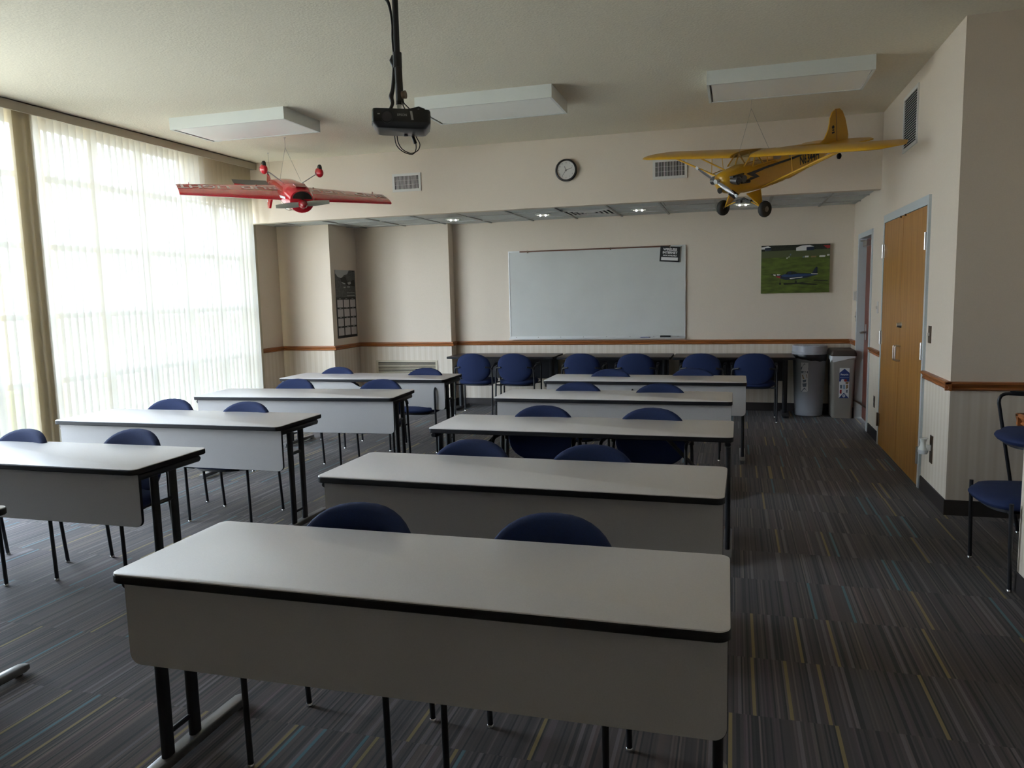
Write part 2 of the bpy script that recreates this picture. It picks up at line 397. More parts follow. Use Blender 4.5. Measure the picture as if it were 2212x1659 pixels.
struct('wall_niche_back', MB().box(2.4, 2.5, YN-.1, YC+.1, 0, ZC), 'wall')
struct('wall_niche_near', MB().box(XR+.12, 2.6, YN-.12, YN, 0, ZC), 'wall')
struct('wall_rear', MB().box(-6.05, XR+.1, YK-.12, YK, 0, ZC), 'wall')
struct('trim_1', MB().box(XW-.03, XW+.05, 8.44, 8.62, 0, 3.14), 'valance')

# suspended ceiling of the alcove: grid bars and lowered tiles read as one surface
b = MB(); gx = [-.80+.595*k for k in range(-8, 4)]; gy = [8.49, 9.08, 9.67]
for x in gx: b.box(x-.012, x+.012, YS+.12, YB, ZS+.018, ZS+.03)
for y in gy: b.box(-5.9, XR, y-.012, y+.012, ZS+.018, ZS+.03)
struct('ceiling_grid', b, 'tgrid')

# chair rail profile swept along wall runs
def rail(name, runs, prof, mt):
    b = MB()
    for (x0, y0, x1, y1, nx, ny) in runs:      # run from p0 to p1, outward normal n
        rings = []
        for (x, y, e) in ((x0, y0, 0), (x1, y1, 0)):
            rings.append([(x+nx*d, y+ny*d, z) for d, z in prof])
        b.loft(rings, True)
    return struct(name, b, mt)
rp = [(0, .848), (.010, .848), (.022, .858), (.014, .868), (.020, .880), (.034, .893), (.034, .904), (.024, .908), (0, .908)]
bp_ = [(0, 0), (.010, 0), (.009, .10), (.006, .104), (0, .104)]
rail('trim_2', [(-3.745, YB, XR, YB, 0, -1)], rp, 'oak_trim')
rail('trim_3', [(-5.149, YA2, -3.711, YA2, 0, -1), (-3.745, YA2, -3.745, YB, 1, 0)], rp, 'oak_trim')
rail('trim_4', [(XW, YA, -5.115, YA, 0, -1), (-5.149, YA, -5.149, YA2, 1, 0), (XW, 8.62, XW, YA, 1, 0)], rp, 'oak_trim')
rail('trim_5', [(XR, 9.72, XR, YB, -1, 0), (XR, 8.10, XR, 8.70, -1, 0), (XR, YC-.034, XR, 6.32, -1, 0)], rp, 'oak_trim')
rail('trim_6', [(XR-.034, YC, 2.4, YC, 0, -1)], rp, 'oak_trim')
rail('trim_7', [(XR, YK, XR, YN+.034, -1, 0), (XR-.034, YN, 2.4, YN, 0, 1)], rp, 'oak_trim')
rail('baseboard_back', [(-3.745, YB, XR, YB, 0, -1), (-5.149, YA2, -3.735, YA2, 0, -1), (-3.745, YA2, -3.745, YB, 1, 0), (XW, YA, -5.139, YA, 0, -1), (-5.149, YA, -5.149, YA2, 1, 0)], bp_, 'baseboard')
rail('baseboard_left', [(XW, 8.62, XW, YA, 1, 0)], bp_, 'baseboard')
rail('baseboard_right', [(XR, 9.72, XR, YB, -1, 0), (XR, 8.10, XR, 8.70, -1, 0), (XR, YC-.01, XR, 6.32, -1, 0), (XR, YK, XR, YN+.01, -1, 0)], bp_, 'baseboard')
rail('baseboard_niche', [(XR-.01, YC, 2.4, YC, 0, -1), (XR-.01, YN, 2.4, YN, 0, 1), (2.4, YN, 2.4, YC, -1, 0)], bp_, 'baseboard')

# windows: dark bronze curtain-wall grid, one window per bay
ys = [8.47, 7.98, 7.40, 6.80, 6.18, 5.56, 4.94, 4.12, 3.3, 2.5]
zs = [.0, .26, .85, 1.445, 2.07, 2.68, 3.14]
for i in range(len(ys)-1):
    y1, y0 = ys[i], ys[i+1]; top = 2.70 if y0 >= 7.39 else 3.14
    zz = [z for z in zs if z < top-.1]+[top]
    f = MB()
    f.box(XW-.09, XW-.03, y0-.025, y0+.025, 0, top)
    if i == 0: f.box(XW-.09, XW-.03, y1-.03, y1+.02, 0, top)
    for z in zz: f.box(XW-.09, XW-.03, y0+.025, y1-.025, max(0, z-.025), min(z+.025, top))
    wobj = struct('window_%d' % (i+1), f, 'mullion')
    g = MB(); g.box(XW-.065, XW-.059, y0+.02, y1-.02, .02, top-.02); g.build('pane', 'glass', wobj)

# outdoors
struct('ground_outside', MB().box(-90, -6.05, -60, 80, -.35, -.16), 'ground')
rnd = random.Random(3)
for i, (x, y, r_) in enumerate([(-8.3, 6.55, .42), (-8.9, 7.35, .5), (-9.8, 8.3, .55)]):
    bm = bmesh.new(); bmesh.ops.create_icosphere(bm, subdivisions=4, radius=1)
    for v in bm.verts:
        n = v.co.normalized(); k = 1+.10*math.sin(9*n.x+i)*math.sin(8*n.y+2*i)+.08*math.sin(23*n.z+3*n.x*i)+rnd.uniform(-.07, .07)
        v.co = Vector((n.x*r_*k, n.y*r_*k, max(-.5, n.z)*r_*.7*k))
    me = bpy.data.meshes.new('shrub'); bm.to_mesh(me); bm.free(); me.materials.append(M['hedge'])
    o = bpy.data.objects.new('shrub', me); COL.objects.link(o); o.location = (x, y, -.16+r_*.34)
    tag(o, 'low green shrub outside the window wall, glimpsed through gaps in the blinds', 'shrub', 'shrubs outside the windows')

# ------------------------------------------------------------------ vertical blinds
def blinds(name, ya, yb, label, specials=True):
    root = thing(name, (-5.75, ya, 0), label, 'vertical blind')
    v = MB(); v.box(.085, .10, 0, yb-ya, 3.135, 3.235-.02); v.box(-.14, .10, 0, yb-ya, 3.215-.006, 3.215)
    v.box(-.14, .085, yb-ya-.012, yb-ya, 3.135, 3.209)
    v.build('valance', 'valance', root)
    MB().box(-.02, .02, .02, yb-ya-.02, 3.178, 3.205).build('headrail', 'alu', root)
    y = yb-.055; k = 0
    gaps = [(5.868, 5.905), (5.352, 5.385), (5.005, 5.075), (4.78, 4.86)] if specials else []
    while y > 4.62:      # no vanes nearer the camera: unseen windows left bare to brighten the right wall
        ang = math.radians(65+5*math.sin(k*1.7)+random.uniform(-4, 4)); yy = y; step = .079
        if specials:
            if abs(y-5.89) < .045: ang = math.radians(38)
            if abs(y-5.37) < .045: ang = math.radians(42)
            if abs(y-5.06) < .05: ang = math.radians(8)
            if abs(y-4.82) < .045: ang = math.radians(20)
        n = 5; wd = .0445; r0 = []; r1 = []
        for j in range(n):
            s_ = -wd+2*wd*j/(n-1); c = .006*(1-(s_/wd)**2)
            # slat axis: ang=90deg lies along y (closed)
            dx = math.cos(ang)*s_ - math.sin(ang)*(-c); dy = math.sin(ang)*s_ + math.cos(ang)*(-c)
            r0.append((dx, yy-ya+dy, .035)); r1.append((dx, yy-ya+dy, 3.178))
        b = MB(); b.loft([r0, r1], False, None, False)
        b.build('slat', 'fabric', root, smooth=60)
        if specials and abs(y-5.19) < .05:     # three vanes bunched on one carrier: light is blocked here
            for q in (-.014, -.007, .008):
                b = MB(); b.loft([[(p[0]+.012+q*.3, p[1]+q, p[2]) for p in r0], [(p[0]+.012+q*.3, p[1]+q, p[2]) for p in r1]], False, None, False)
                b.build('slat', 'fabric', root, smooth=60)
        y -= step; k += 1
    return root
blinds('vertical_blind', 2.4, 8.37, 'long ivory vertical blind with tan valance, glowing with daylight along the left wall')

# ------------------------------------------------------------------ training tables
def make_table(panel='full', brace=False, W=1.83, D=.56):
    H = .737; t = .031
    root = bpy.data.objects.new('training_table', None); COL.objects.link(root); root.empty_display_size = .1
    P = rrect(W, D, .035, 6, -W/2, D/2)
    P2 = rrect(W-.006, D-.006, .032, 6, -W/2, D/2)
    # origin = near right corner on the floor
    b = MB(); b.loft([[(x, y, H-.004) for x, y in rrect(W-.004, D-.004, .033, 6, -W/2, D/2)], [(x, y, H-.001) for x, y in P2], [(x, y, H) for x, y in rrect(W-.010, D-.010, .030, 6, -W/2, D/2)]])
    b.build('tabletop', 'lam', root, smooth=30)
    b = MB(); b.loft([[(x, y, H-t) for x, y in rrect(W-.008, D-.008, .031, 6, -W/2, D/2)], [(x, y, H-t+.004) for x, y in P], [(x, y, H-.007) for x, y in P], [(x, y, H-.0035) for x, y in P2]])
    b.build('edge_band', 'edge', root, smooth=40)
    if panel:
        top, bot = (H-t-.004), .435
        x0, x1 = -W+.028, -.008
        c = (x0+x1)/2; n = 7; pts = []
        for i in range(n+1):
            a = math.radians(180+90*i/n); pts.append((x0+.035+.035*math.cos(a), bot+.035+.035*math.sin(a)))
        for i in range(n+1):
            a = math.radians(270+90*i/n); pts.append((x1-.035+.035*math.cos(a), bot+.035+.035*math.sin(a)))
        pts.append((x1, top))
        if panel == 'notch':
            for i in range(13):
                s_ = 1-2*i/12; pts.append((c+.13*s_+.18*W*0, top-.050*(math.cos(s_*PI)*.5+.5)))
        pts.append((x0, top))
        T = Matrix(((1, 0, 0, 0), (0, 0, 1, .042), (0, 1, 0, 0), (0, 0, 0, 1)))
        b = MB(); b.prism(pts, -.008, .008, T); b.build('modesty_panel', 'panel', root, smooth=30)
        b = MB(); big = [((x-c)*1.0015+c, (z-.57)*1.008+.57) for x, z in pts]; b.prism(big, -.006, .0095, T); b.build('panel_edging', 'edge', root)
    for x in (-W+.022, -.03):
        lg = MB()
        for y in (.165, .30):
            lg.loft([[(x+a, y+bb, z) for a, bb in rrect(.028, .048, .013, 4)] for z in (.03, H-t-.02)])
        lg.build('leg', 'blackmetal', root, smooth=40)
        ft = MB(); ft.loft([[(x+a, y, z) for a, z in rrect(ww, hh, .006, 3, 0, cz)] for y, ww, hh, cz in ((.015, .030, .024, .026), (.03, .05, .030, .028), (.30, .052, .036, .031), (.56, .05, .030, .028), (.585, .03, .024, .026))])
        ft.build('foot', 'footmetal', root, smooth=40)
        gl = MB()
        for y in (.05, .54): gl.lathe([(.001, 0), (.018, 0), (.018, .006), (.008, .008), (.008, .016)], 14, Matrix.Translation((x, y, 0)))
        gl.build('glide', 'glide', root, smooth=40)
        tb = MB(); tb.loft([[(x+a, y, z) for a, z in rrect(ww, hh, .010, 3, 0, H-t-.020)] for y, ww, hh in ((.045, .028, .022), (.06, .040, .034), (.50, .040, .034), (.515, .028, .022))])
        tb.build('top_bracket', 'blackmetal', root, smooth=40)
        br = MB(); br.tube([(x, .165, .52), (x, .30, .52)], .011, 8); br.tube([(x, .165, .12), (x, .30, .12)], .009, 8)
        br.build('cross_tie', 'blackmetal', root, smooth=40)
        if brace:
            sg = 1 if x < -W/2 else -1
            g = MB(); g.tube([(x, .24, .30), (x+sg*.38, .24, H-t-.01)], .009, 8); g.tube([(x, .27, .30), (x+sg*.38, .27, H-t-.01)], .009, 8)
            g.build('folding_brace', 'blackmetal', root, smooth=40)
    gb = MB(); gb.box(-W+.05, -.05, .30, .34, H-t-.034, H-t); gb.build('stretcher', 'blackmetal', root)
    return root
G = 'grey training tables set out in two columns'
tabs = [
 ('R1', .004, 1.813, .006, 'full', 'nearest grey-topped training table in the centre foreground'),
 ('R2', -.023, 3.030, -.014, 'full', 'grey training table directly behind the nearest one, right column'),
 ('R3', .010, 4.313, -.009, None, 'grey training table with no modesty panel, braced legs visible beneath'),
 ('R4', .003, 5.699, -.002, 'full', 'grey training table in the right column, second from the whiteboard wall tables'),
 ('R5', .122, 6.885, -.004, 'full', 'farthest grey training table of the right column, toward the recycling bins'),
 ('L0', -2.850, 1.796, .0, 'full', 'grey training table corner cut off at the lower left edge of the photo'),
 ('L1', -2.824, 3.001, .005, 'full', 'grey training table reflecting the blinds at the left edge, cut by the frame'),
 ('L2', -2.807, 4.229, .004, 'full', 'grey training table in the left column just behind the one cut by the frame'),
 ('L3', -2.648, 5.603, .067, 'full', 'slightly skewed grey training table, third back in the left column'),
 ('L4', -2.697, 6.879, .008, 'notch', 'farthest left grey training table with a scooped notch in its panel')]
protos = {}
TB = {}
for n_, x, y, a, pan, lab in tabs:
    key = (pan, n_ == 'R3')
    if key not in protos: t_ = protos[key] = make_table(pan, n_ == 'R3')
    else: t_ = copy_tree(protos[key])
    t_.location = (x, y, 0); t_.rotation_euler = (0, 0, a); tag(t_, lab, 'table', G); TB[n_] = t_

# ------------------------------------------------------------------ chairs
def sring(a, bu, bl, n, cz, ex=2.35):
    out = []
    for i in range(n):
        t = 2*PI*i/n; c, s_ = math.cos(t), math.sin(t)
        out.append((a*math.copysign(abs(c)**(2/ex), c), cz+(bu if s_ > 0 else bl)*math.copysign(abs(s_)**(2/ex), s_)))
    return out
def make_chair(arms=True, lift=0.0, ff=-.155, name='stacking_chair'):
    root = bpy.data.objects.new(name, None); COL.objects.link(root); root.empty_display_size = .1
    # faces -y; origin under the middle of the seat
    n = 36
    def back(yoff, k, name, mt):
        rings = []
        for (sc, dy) in k:
            rg = []
            for x, z in sring(.228*sc, .188*sc, .18*sc, n, .620):
                lean = (z-.46)*.16; cv = -.055*(x/.228)**2
                rg.append((x, .205+lean+cv+dy+yoff, z+lift))
            rings.append(rg)
        b = MB(); b.loft(rings, True); return b.build(name, mt, root, smooth=50)
    back(0, [(.72, -.030), (.90, -.027), (.975, -.018), (1.0, -.004), (.995, .006)], 'backrest', 'navy')
    back(0, [(.992, .006), (.985, .014), (.90, .020), (.7, .022)], 'back_shell', 'navy')
    rings = []
    for sc, z in ((.80, .402), (.95, .408), (1.0, .425), (1.0, .440), (.96, .456), (.85, .466), (.5, .470)):
        rings.append([(x, y, lift+z+(-.012 if y < -.15 else 0)*(z > .43)) for x, y in [(p[0]*1.0, p[1]) for p in sring(.238*sc, .222*sc, .232*sc, n, -.01, 2.9)]])
    b = MB(); b.loft(rings, True); b.build('seat', 'navy', root, smooth=50)
    b = MB(); b.loft([[(x, y, z+lift) for x, y in sring(.20, .19, .19, n, -.01, 2.9)] for z in (.385, .404)]); b.build('seat_pan', 'dark_plastic', root, smooth=40)
    r = .0105
    for s_ in (-1, 1):
        x = s_*.252
        # rear leg runs up beside the seat and turns in behind the backrest
        lg = MB(); lg.tube([(x, .235, .012), (x, .20, .40+lift)]+arc((x, .20, .46+lift), (x, .205, .60+lift), (s_*.235, .208, .62+lift), 5)+[(s_*.17, .235, .63+lift)], r, 10)
        lg.build('leg', 'blackmetal', root, smooth=60)
        fl = MB()
        if arms:
            fl.tube([(x, ff, .012), (x, -.170, .60+lift)]+arc((x, -.170, .60+lift), (x, -.172, .655+lift), (x, -.12, .655+lift), 6)+[(x, .10, .645+lift)]+arc((x, .10, .645+lift), (x, .20, .640+lift), (x, .205, .59+lift), 4), r, 10)
        else:
            fl.tube([(x, -.155, .012), (x, -.165, .40), (x, -.165, .455)], r, 10)
        fl.build('leg', 'blackmetal', root, smooth=60)
        st = MB(); st.tube([(x, -.168 if ff < -.1 else -.13, .405+lift), (s_*.19, -.15, .395+lift), (s_*.19, .15, .395+lift), (x, .20, .405+lift)], .009, 8); st.build('seat_rail', 'blackmetal', root, smooth=60)
        for yy in (ff, .236):
            g = MB(); g.lathe([(.001, 0), (.012, 0), (.0125, .012), (.008, .016)], 12, Matrix.Translation((x, yy, 0))); g.build('glide', 'glide', root, smooth=50)
        if arms:
            ap = MB(); ap.loft([[(x+a, y, .664+lift+c_) for a, c_ in rrect(ww, .016, .007, 3)] for y, ww in ((-.11, .02), (-.10, .03), (.07, .03), (.08, .02))]); ap.build('armrest', 'dark_plastic', root, smooth=50)
    return root
chair_a = make_chair(True); chair_b = make_chair(False)
used = {'a': False, 'b': False}
def place_chair(x, y, rz, label, group, kind='a', z=0, rx=0, ry=0):
    p = chair_a if kind == 'a' else chair_b
    c = copy_tree(p) if used[kind] else p
    used[kind] = True
    c.location = (x, y, z); c.rotation_euler = (rx, ry, rz); tag(c, label, 'chair', group); return c
GC = 'navy chairs behind the training tables'
# x, y of the rear legs
for x, y, rz, lab in [
 (-1.290, 2.435, .03, 'navy chair behind the nearest table, the left of its pair'),
 (-.585, 2.444, -.04, 'navy chair behind the nearest table, the right of its pair'),
 (-1.295, 3.665, -.05, 'navy chair behind the second right-column table, left of its pair'),
 (-.655, 3.632, .0, 'navy chair behind the second right-column table, right of its pair'),
 (-1.194, 4.877, .06, 'navy chair behind the table without a panel, left of its pair'),
 (-.499, 4.86, -.05, 'navy chair behind the table without a panel, right of its pair'),
 (-1.232, 6.207, .0, 'navy chair behind the fourth right-column table, left of its pair'),
 (-.549, 6.166, .04, 'navy chair behind the fourth right-column table, right of its pair'),
 (-1.128, 7.294, .0, 'navy chair behind the farthest right-column table, left of its pair'),
 (-.361, 7.419, .0, 'navy chair behind the farthest right-column table, right of its pair'),
 (-4.125, 3.542, -.06, 'navy chair at the left edge, behind the table that reflects the blinds'),
 (-3.410, 3.651, -.03, 'navy chair with its arm showing past the end of the left-edge table'),
 (-4.144, 4.86, .05, 'navy chair behind the second visible left table, nearer the blinds'),
 (-3.433, 4.79, .0, 'navy chair behind the second visible left table, nearer the aisle'),
 (-3.927, 6.249, .0, 'blue chair behind the skewed left table, nearer the blinds'),
 (-3.05, 6.276, .06, 'blue chair behind the skewed left table, nearer the aisle'),
 (-4.097, 7.352, .0, 'blue chair behind the farthest left table, in front of the corner column'),
 (-3.055, 7.298, .0, 'blue chair behind the farthest left table, in front of the wall grille')]:
    place_chair(x, y-.235, rz, lab, GC)
GB = 'navy chairs pushed under the dark wall tables'
for x, rz, lab in [
 (-3.19, .0, 'navy chair at the dark wall tables, first from the left'),
 (-2.64, .0, 'navy chair at the dark wall tables, second from the left'),
 (-1.78, .0, 'navy chair under the left part of the whiteboard'),
 (-1.13, .04, 'navy chair under the middle of the whiteboard'),
 (-.34, -.06, 'navy chair at the wall tables below the black sign'),
 (.24, .0, 'navy chair at the wall tables nearest the round grey bin')]:
    place_chair(x, 9.62-.235+.0, PI+rz, lab, GB)

# ------------------------------------------------------------------ dark tables along the back wall
def wall_table(W, D):
    root = bpy.data.objects.new('wall_table', None); COL.objects.link(root)
    H = .737
    b = MB(); b.prism(rrect(W, D, .02, 4, W/2, D/2), H-.005, H); b.build('tabletop', 'darkwood', root)
    b = MB(); b.prism(rrect(W+.004, D+.004, .022, 4, W/2, D/2), H-.030, H-.004); b.build('edge_band', 'edge', root)
    b = MB(); b.box(.06, W-.06, D-.06, D-.04, .40, H-.03); b.build('modesty_panel', 'dark_plastic', root)
    for x in (.09, W-.09):
        b = MB(); b.loft([[(x+a, D/2+c_, z) for a, c_ in rrect(.055, .075, .02, 4)] for z in (.04, H-.03)]); b.build('leg', 'blackmetal', root, smooth=40)
        b = MB(); b.loft([[(x+a, y, z) for a, z in rrect(ww, hh, .012, 3, 0, .026)] for y, ww, hh in ((.03, .04, .02), (.06, .07, .034), (D-.06, .07, .034), (D-.03, .04, .02))]); b.build('foot', 'blackmetal', root, smooth=40)
    return root
for x0, y0, W_, lab in [(-3.66, 9.46, 1.46, 'dark wood wall table nearest the corner column'),
                        (-2.15, 9.42, 1.42, 'dark wood wall table under the left of the whiteboard'),
                        (-.70, 9.40, 1.40, 'dark wood wall table ending beside the round grey bin')]:
    t_ = wall_table(W_, .58); t_.location = (x0, y0, 0); tag(t_, lab, 'table', 'dark tables along the back wall')

# ------------------------------------------------------------------ surface mounted ceiling lights
for x0, x1, y0, y1, lab in [(-4.97, -3.78, 6.055, 6.67, 'white boxy ceiling light nearest the blinds'),
                            (-2.61, -1.42, 6.20, 6.81, 'white boxy ceiling light in the middle, behind the projector pole'),
                            (-.215, .98, 6.29, 6.90, 'white boxy ceiling light nearest the right wall')]:
    r_ = thing('ceiling_light', ((x0+x1)/2, (y0+y1)/2, ZC), lab, 'ceiling light', 'surface mounted ceiling lights')
    a, c = (x1-x0)/2, (y1-y0)/2; h = .105
    b = MB(); b.box(-a, a, -c, c, -.004, 0); b.box(-a, a, -c, -c+.02, -h, -.004); b.box(-a, a, c-.02, c, -h, -.004); b.box(-a, -a+.02, -c+.02, c-.02, -h, -.004); b.box(a-.02, a, -c+.02, c-.02, -h, -.004)
    b.build('housing', 'white_metal', r_)
    b = MB(); b.box(-a+.024, a-.024, -c+.024, c-.024, -h+.004, -h+.012); ln = b.build('lens', 'lens', r_)
    MB().box(-a+.026, -a+.034, -c+.03, c-.03, -h+.0035, -h+.0045).build('lens_gap', 'black', ln)

# recessed troffers, diffuser and downlights of the alcove ceiling
for x0, lab in ((-3.765, 'recessed troffer in the alcove ceiling, left, above the corner columns'), (-.79, 'recessed troffer in the alcove ceiling, right, behind the yellow plane')):
    r_ = thing('troffer', (x0+.595, 8.785, ZS+.03), lab, 'ceiling light', 'recessed troffers in the alcove')
    b = MB(); b.box(-.58, .58, -.28, -.26, -.012, 0); b.box(-.58, .58, .26, .28, -.012, 0); b.box(-.58, -.56, -.26, .26, -.012, 0); b.box(.56, .58, -.26, .26, -.012, 0); b.build('frame', 'tgrid', r_)
    MB().box(-.56, .56, -.26, .26, -.006, -.001).build('diffuser', mat('prismatic_lens', (.34, .34, .33), .3), r_)
r_ = thing('air_diffuser', (-1.6925, 9.375, ZS+.03), 'square louvred air diffuser in the alcove ceiling above the whiteboard', 'vent')
MB().box(-.28, .28, -.28, .28, -.003, 0).build('backing', 'grille_void', r_)
b = MB()
for k in range(5):
    q = .28-.055*k
    for sgn in (-1, 1):
        b.box(-q, q, sgn*q-.010, sgn*q+.010, -.014-.001*k, -.008); b.box(sgn*q-.010, sgn*q+.010, -q+.010, q-.010, -.014-.001*k, -.008)
b.build('louvre', 'alu', r_)
for i, x in enumerate((-3.4775, -2.2875, -1.0975, .0925)):
    r_ = thing('downlight', (x, 9.40, ZS+.03), ['round downlight in the alcove ceiling left of the troffer gap, first from the column', 'round downlight in the alcove ceiling left of the louvred diffuser', 'round downlight in the alcove ceiling right of the louvred diffuser', 'round downlight in the alcove ceiling between the yellow plane wheels'][i], 'ceiling light', 'round downlights in the alcove')
    b = MB(); b.lathe([(.10, 0), (.10, -.006), (.078, -.008), (.078, 0)], 28); b.build('trim_ring', 'white_metal', r_, smooth=40)
    b = MB(); b.lathe([(.001, -.001), (.078, -.001)], 28); b.build('reflector', 'silver', r_, smooth=40)
    for s_ in (-1, 1):
        b = MB(); b.ell((s_*.034, 0, -.012), (.012, .012, .010), 12, 8); b.build('bulb', 'lampglow', r_, smooth=60)

# ------------------------------------------------------------------ whiteboard and what is on it
r_ = thing('whiteboard', (-1.765, YB, .94), 'large white dry-erase board on the back wall', 'whiteboard')
W2, H2 = 1.165, 1.165
MB().box(-W2, W2, -.018, 0, 0, H2).build('surface', 'board', r_)
b = MB(); b.box(-W2-.012, -W2, -.024, 0, -.012, H2+.014); b.box(W2, W2+.012, -.024, 0, -.012, H2+.014); b.box(-W2, W2, -.024, 0, H2, H2+.014); b.box(-W2, W2, -.024, 0, -.012, 0)
b.build('frame', 'alu', r_)
b = MB(); b.box(-W2-.01, W2+.01, -.085, -.024, -.012, -.005); b.box(-W2-.01, W2+.01, -.088, -.082, -.012, .004); b.box(-W2-.01, W2+.01, -.0235, -.020, -.005, .026)
b.build('marker_tray', 'alu', r_)
b = MB(); b.box(-W2+.15, W2-.18, -.032, -.024, H2-.006, H2+.012); b.build('map_rail', 'cork', r_)
b = MB()
for x in (-.90, .22, .98): b.box(x-.008, x+.008, -.040, -.032, H2-.018, H2+.014)
b.build('map_hook', 'bronze', r_)
b = MB()
for k in range(8): b.ell((-W2+.08+k*.31, -.027, .014), (.005, .003, .005), 8, 6)
b.build('screw', 'clockgrey', r_)
m_ = thing('marker', (-1.10, YB-.055, .935+.008), 'blue dry-erase marker lying on the whiteboard tray', 'marker')
MB().tube([(-.06, 0, 0), (.045, 0, 0)], .007, 10).build('barrel', 'sticker_blue', m_, smooth=50)
MB().tube([(.045, 0, 0), (.068, 0, 0)], .0078, 10).build('cap', 'black', m_, smooth=50)
e_ = thing('board_eraser', (-.84, YB-.052, .935), 'black felt eraser standing on the whiteboard tray', 'eraser')
MB().box(-.065, .065, -.022, .022, .0, .014).build('felt', 'clockgrey', e_)
MB().box(-.065, .065, -.024, .024, .014, .032).build('handle', 'black', e_)
s_ = thing('sign', (-.785, YB-.034, 2.005), 'tilted black WIRELESS INTERNET sign hung on the whiteboard corner', 'sign', rot=(0, .075, 0))
MB().box(-.125, .125, -.003, .003, -.097, .097).build('card', 'black', s_)
FT = lambda x, z: Matrix.Translation((x, -.0035, z)) @ Euler((PI/2, 0, 0)).to_matrix().to_4x4()
text_mesh('lettering', 'WIRELESS', .040, 'white', s_, FT(0, .058), bold=.0018)
text_mesh('lettering', 'INTERNET', .040, 'white', s_, FT(0, .018), bold=.0018)
text_mesh('lettering', 'NOW AVAILABLE', .022, 'white', s_, FT(0, -.018), bold=.0009)
MB().box(-.105, .105, -.0042, -.003, -.078, -.040).build('white_strip', 'white', s_)
MB().ell((0, -.006, .090), (.006, .005, .006), 10, 6).build('magnet', 'silver', s_, smooth=60)

# ------------------------------------------------------------------ picture
PX, PZ, PW, PH = .724, 1.771, .79, .585
r_ = thing('canvas_picture', (PX, YB, PZ), 'canvas photograph of a blue propeller plane on grass, on the back wall', 'picture')
b = MB(); b.box(-PW/2, PW/2, -.038, 0, -PH/2, PH/2); b.build('canvas', 'grass_print', r_)
b = MB(); b.cur = 0
def U(u, v, d=.0385): return ((u-.5)*PW, -d, (.5-v)*PH)      # u right, v down in 0..1
lay = [0.0]
def pp(pts, mi):
    lay[0] += .00004; b.cur = mi; b.poly([U(u, v, .0385+lay[0]) for u, v in pts])
pp([(0, 0), (1, 0), (1, .105), (0, .115)], 0)
pp([(0, .115), (1, .105), (1, .24), (0, .26)], 1)
pp([(0, .03), (.10, .01), (.145, .045), (.145, .10), (0, .11)], 2); pp([(.05, .05), (.145, .045), (.145, .10), (.05, .105)], 3); pp([(0, .075), (.05, .075), (.05, .12), (0, .12)], 5)
pp([(.51, .06), (.60, .02), (.71, .015), (.77, .05), (.66, .055), (.66, .125), (.51, .125)], 2); pp([(.66, .055), (.77, .05), (.77, .125), (.66, .125)], 3)
for u0, v0, w_, c in ((.61, .24, .02, 6), (.64, .235, .055, 2), (.73, .24, .075, 7), (.85, .235, .085, 2), (.96, .215, .035, 2), (.375, .255, .012, 2), (.405, .23, .008, 2), (.42, .185, .02, 6)):
    pp([(u0, v0), (u0+w_, v0), (u0+w_-.004, v0+.034), (u0-.004, v0+.034)], c)
pp([(.90, .03), (1, .03), (1, .09), (.96, .10)], 4)
# shadow on the grass, then the aircraft
pp([(.33, .785), (.52, .79), (.77, .76), (.78, .73), (.98, .752), (.97, .765), (.80, .755), (.62, .79), (.84, .83), (.80, .845), (.55, .815), (.34, .825)], 5)
pp([(.20, .615), (.30, .625), (.36, .60), (.41, .565), (.55, .585), (.73, .60), (.83, .605), (.82, .635), (.62, .70), (.50, .715), (.37, .725), (.26, .68)], 3)
pp([(.30, .625), (.36, .60), (.42, .60), (.56, .61), (.80, .61), (.82, .63), (.60, .66), (.36, .665), (.31, .65)], 8)
pp([(.355, .61), (.385, .555), (.44, .54), (.50, .555), (.545, .60), (.45, .615)], 5); pp([(.40, .56), (.44, .55), (.45, .60), (.39, .605)], 3)
pp([(.745, .60), (.785, .50), (.81, .465), (.825, .48), (.825, .60)], 3); pp([(.73, .60), (.83, .605), (.83, .62), (.74, .615)], 2)
pp([(.42, .69), (.61, .665), (.61, .68), (.43, .708)], 2)
pp([(.13, .60), (.19, .59), (.24, .60), (.18, .612)], 5); pp([(.175, .605), (.215, .605), (.215, .64), (.19, .63)], 2); pp([(.235, .60), (.29, .61), (.27, .625), (.235, .625)], 2); pp([(.23, .64), (.29, .65), (.28, .69), (.22, .66)], 4)
for u, v in ((.283, .80), (.515, .775)):
    pp([(u+.018*math.cos(k*PI/5), v+.024*math.sin(k*PI/5)) for k in range(10)], 5); pp([(u-.004, v-.085), (u+.004, v-.085), (u+.004, v), (u-.004, v)], 5)
b.build('printed_scene', ['tree_print', 'grass_far', 'white', 'dblue_print', 'sticker_red', 'shade_print', 'sticker_grey', 'tan_print', 'blue_print'], r_)

# ------------------------------------------------------------------ wall calendar on the side of the corner column
cy0, cy1, cz0, cz1 = 9.27, 9.83, 1.0, 1.925
r_ = thing('wall_calendar', (-5.149, (cy0+cy1)/2, cz0), 'tall year calendar with a grey photo on the corner column', 'calendar')
cw = (cy1-cy0); ch = cz1-cz0
MB().box(.001, .005, -cw/2, cw/2, 0, ch).build('backing_card', 'cal_dark', r_)
b = MB(); lay[0] = 0
def cp(u0, v0, u1, v1, mi, pts=None):      # u along -y? viewed from +x the viewer's right is +y
    lay[0] += .00003; b.cur = mi; d = .0052+lay[0]
    q = pts or [(u0, v0), (u1, v0), (u1, v1), (u0, v1)]
    b.poly([(d, (u-.5)*cw, (1-v)*ch) for u, v in q])
cp(.0, .0, 1, .40, 0)
cp(0, 0, 0, 0, 1, [(.0, 0), (.70, 0), (.60, .06), (.45, .07), (.3, .12), (.12, .10), (0, .05)])
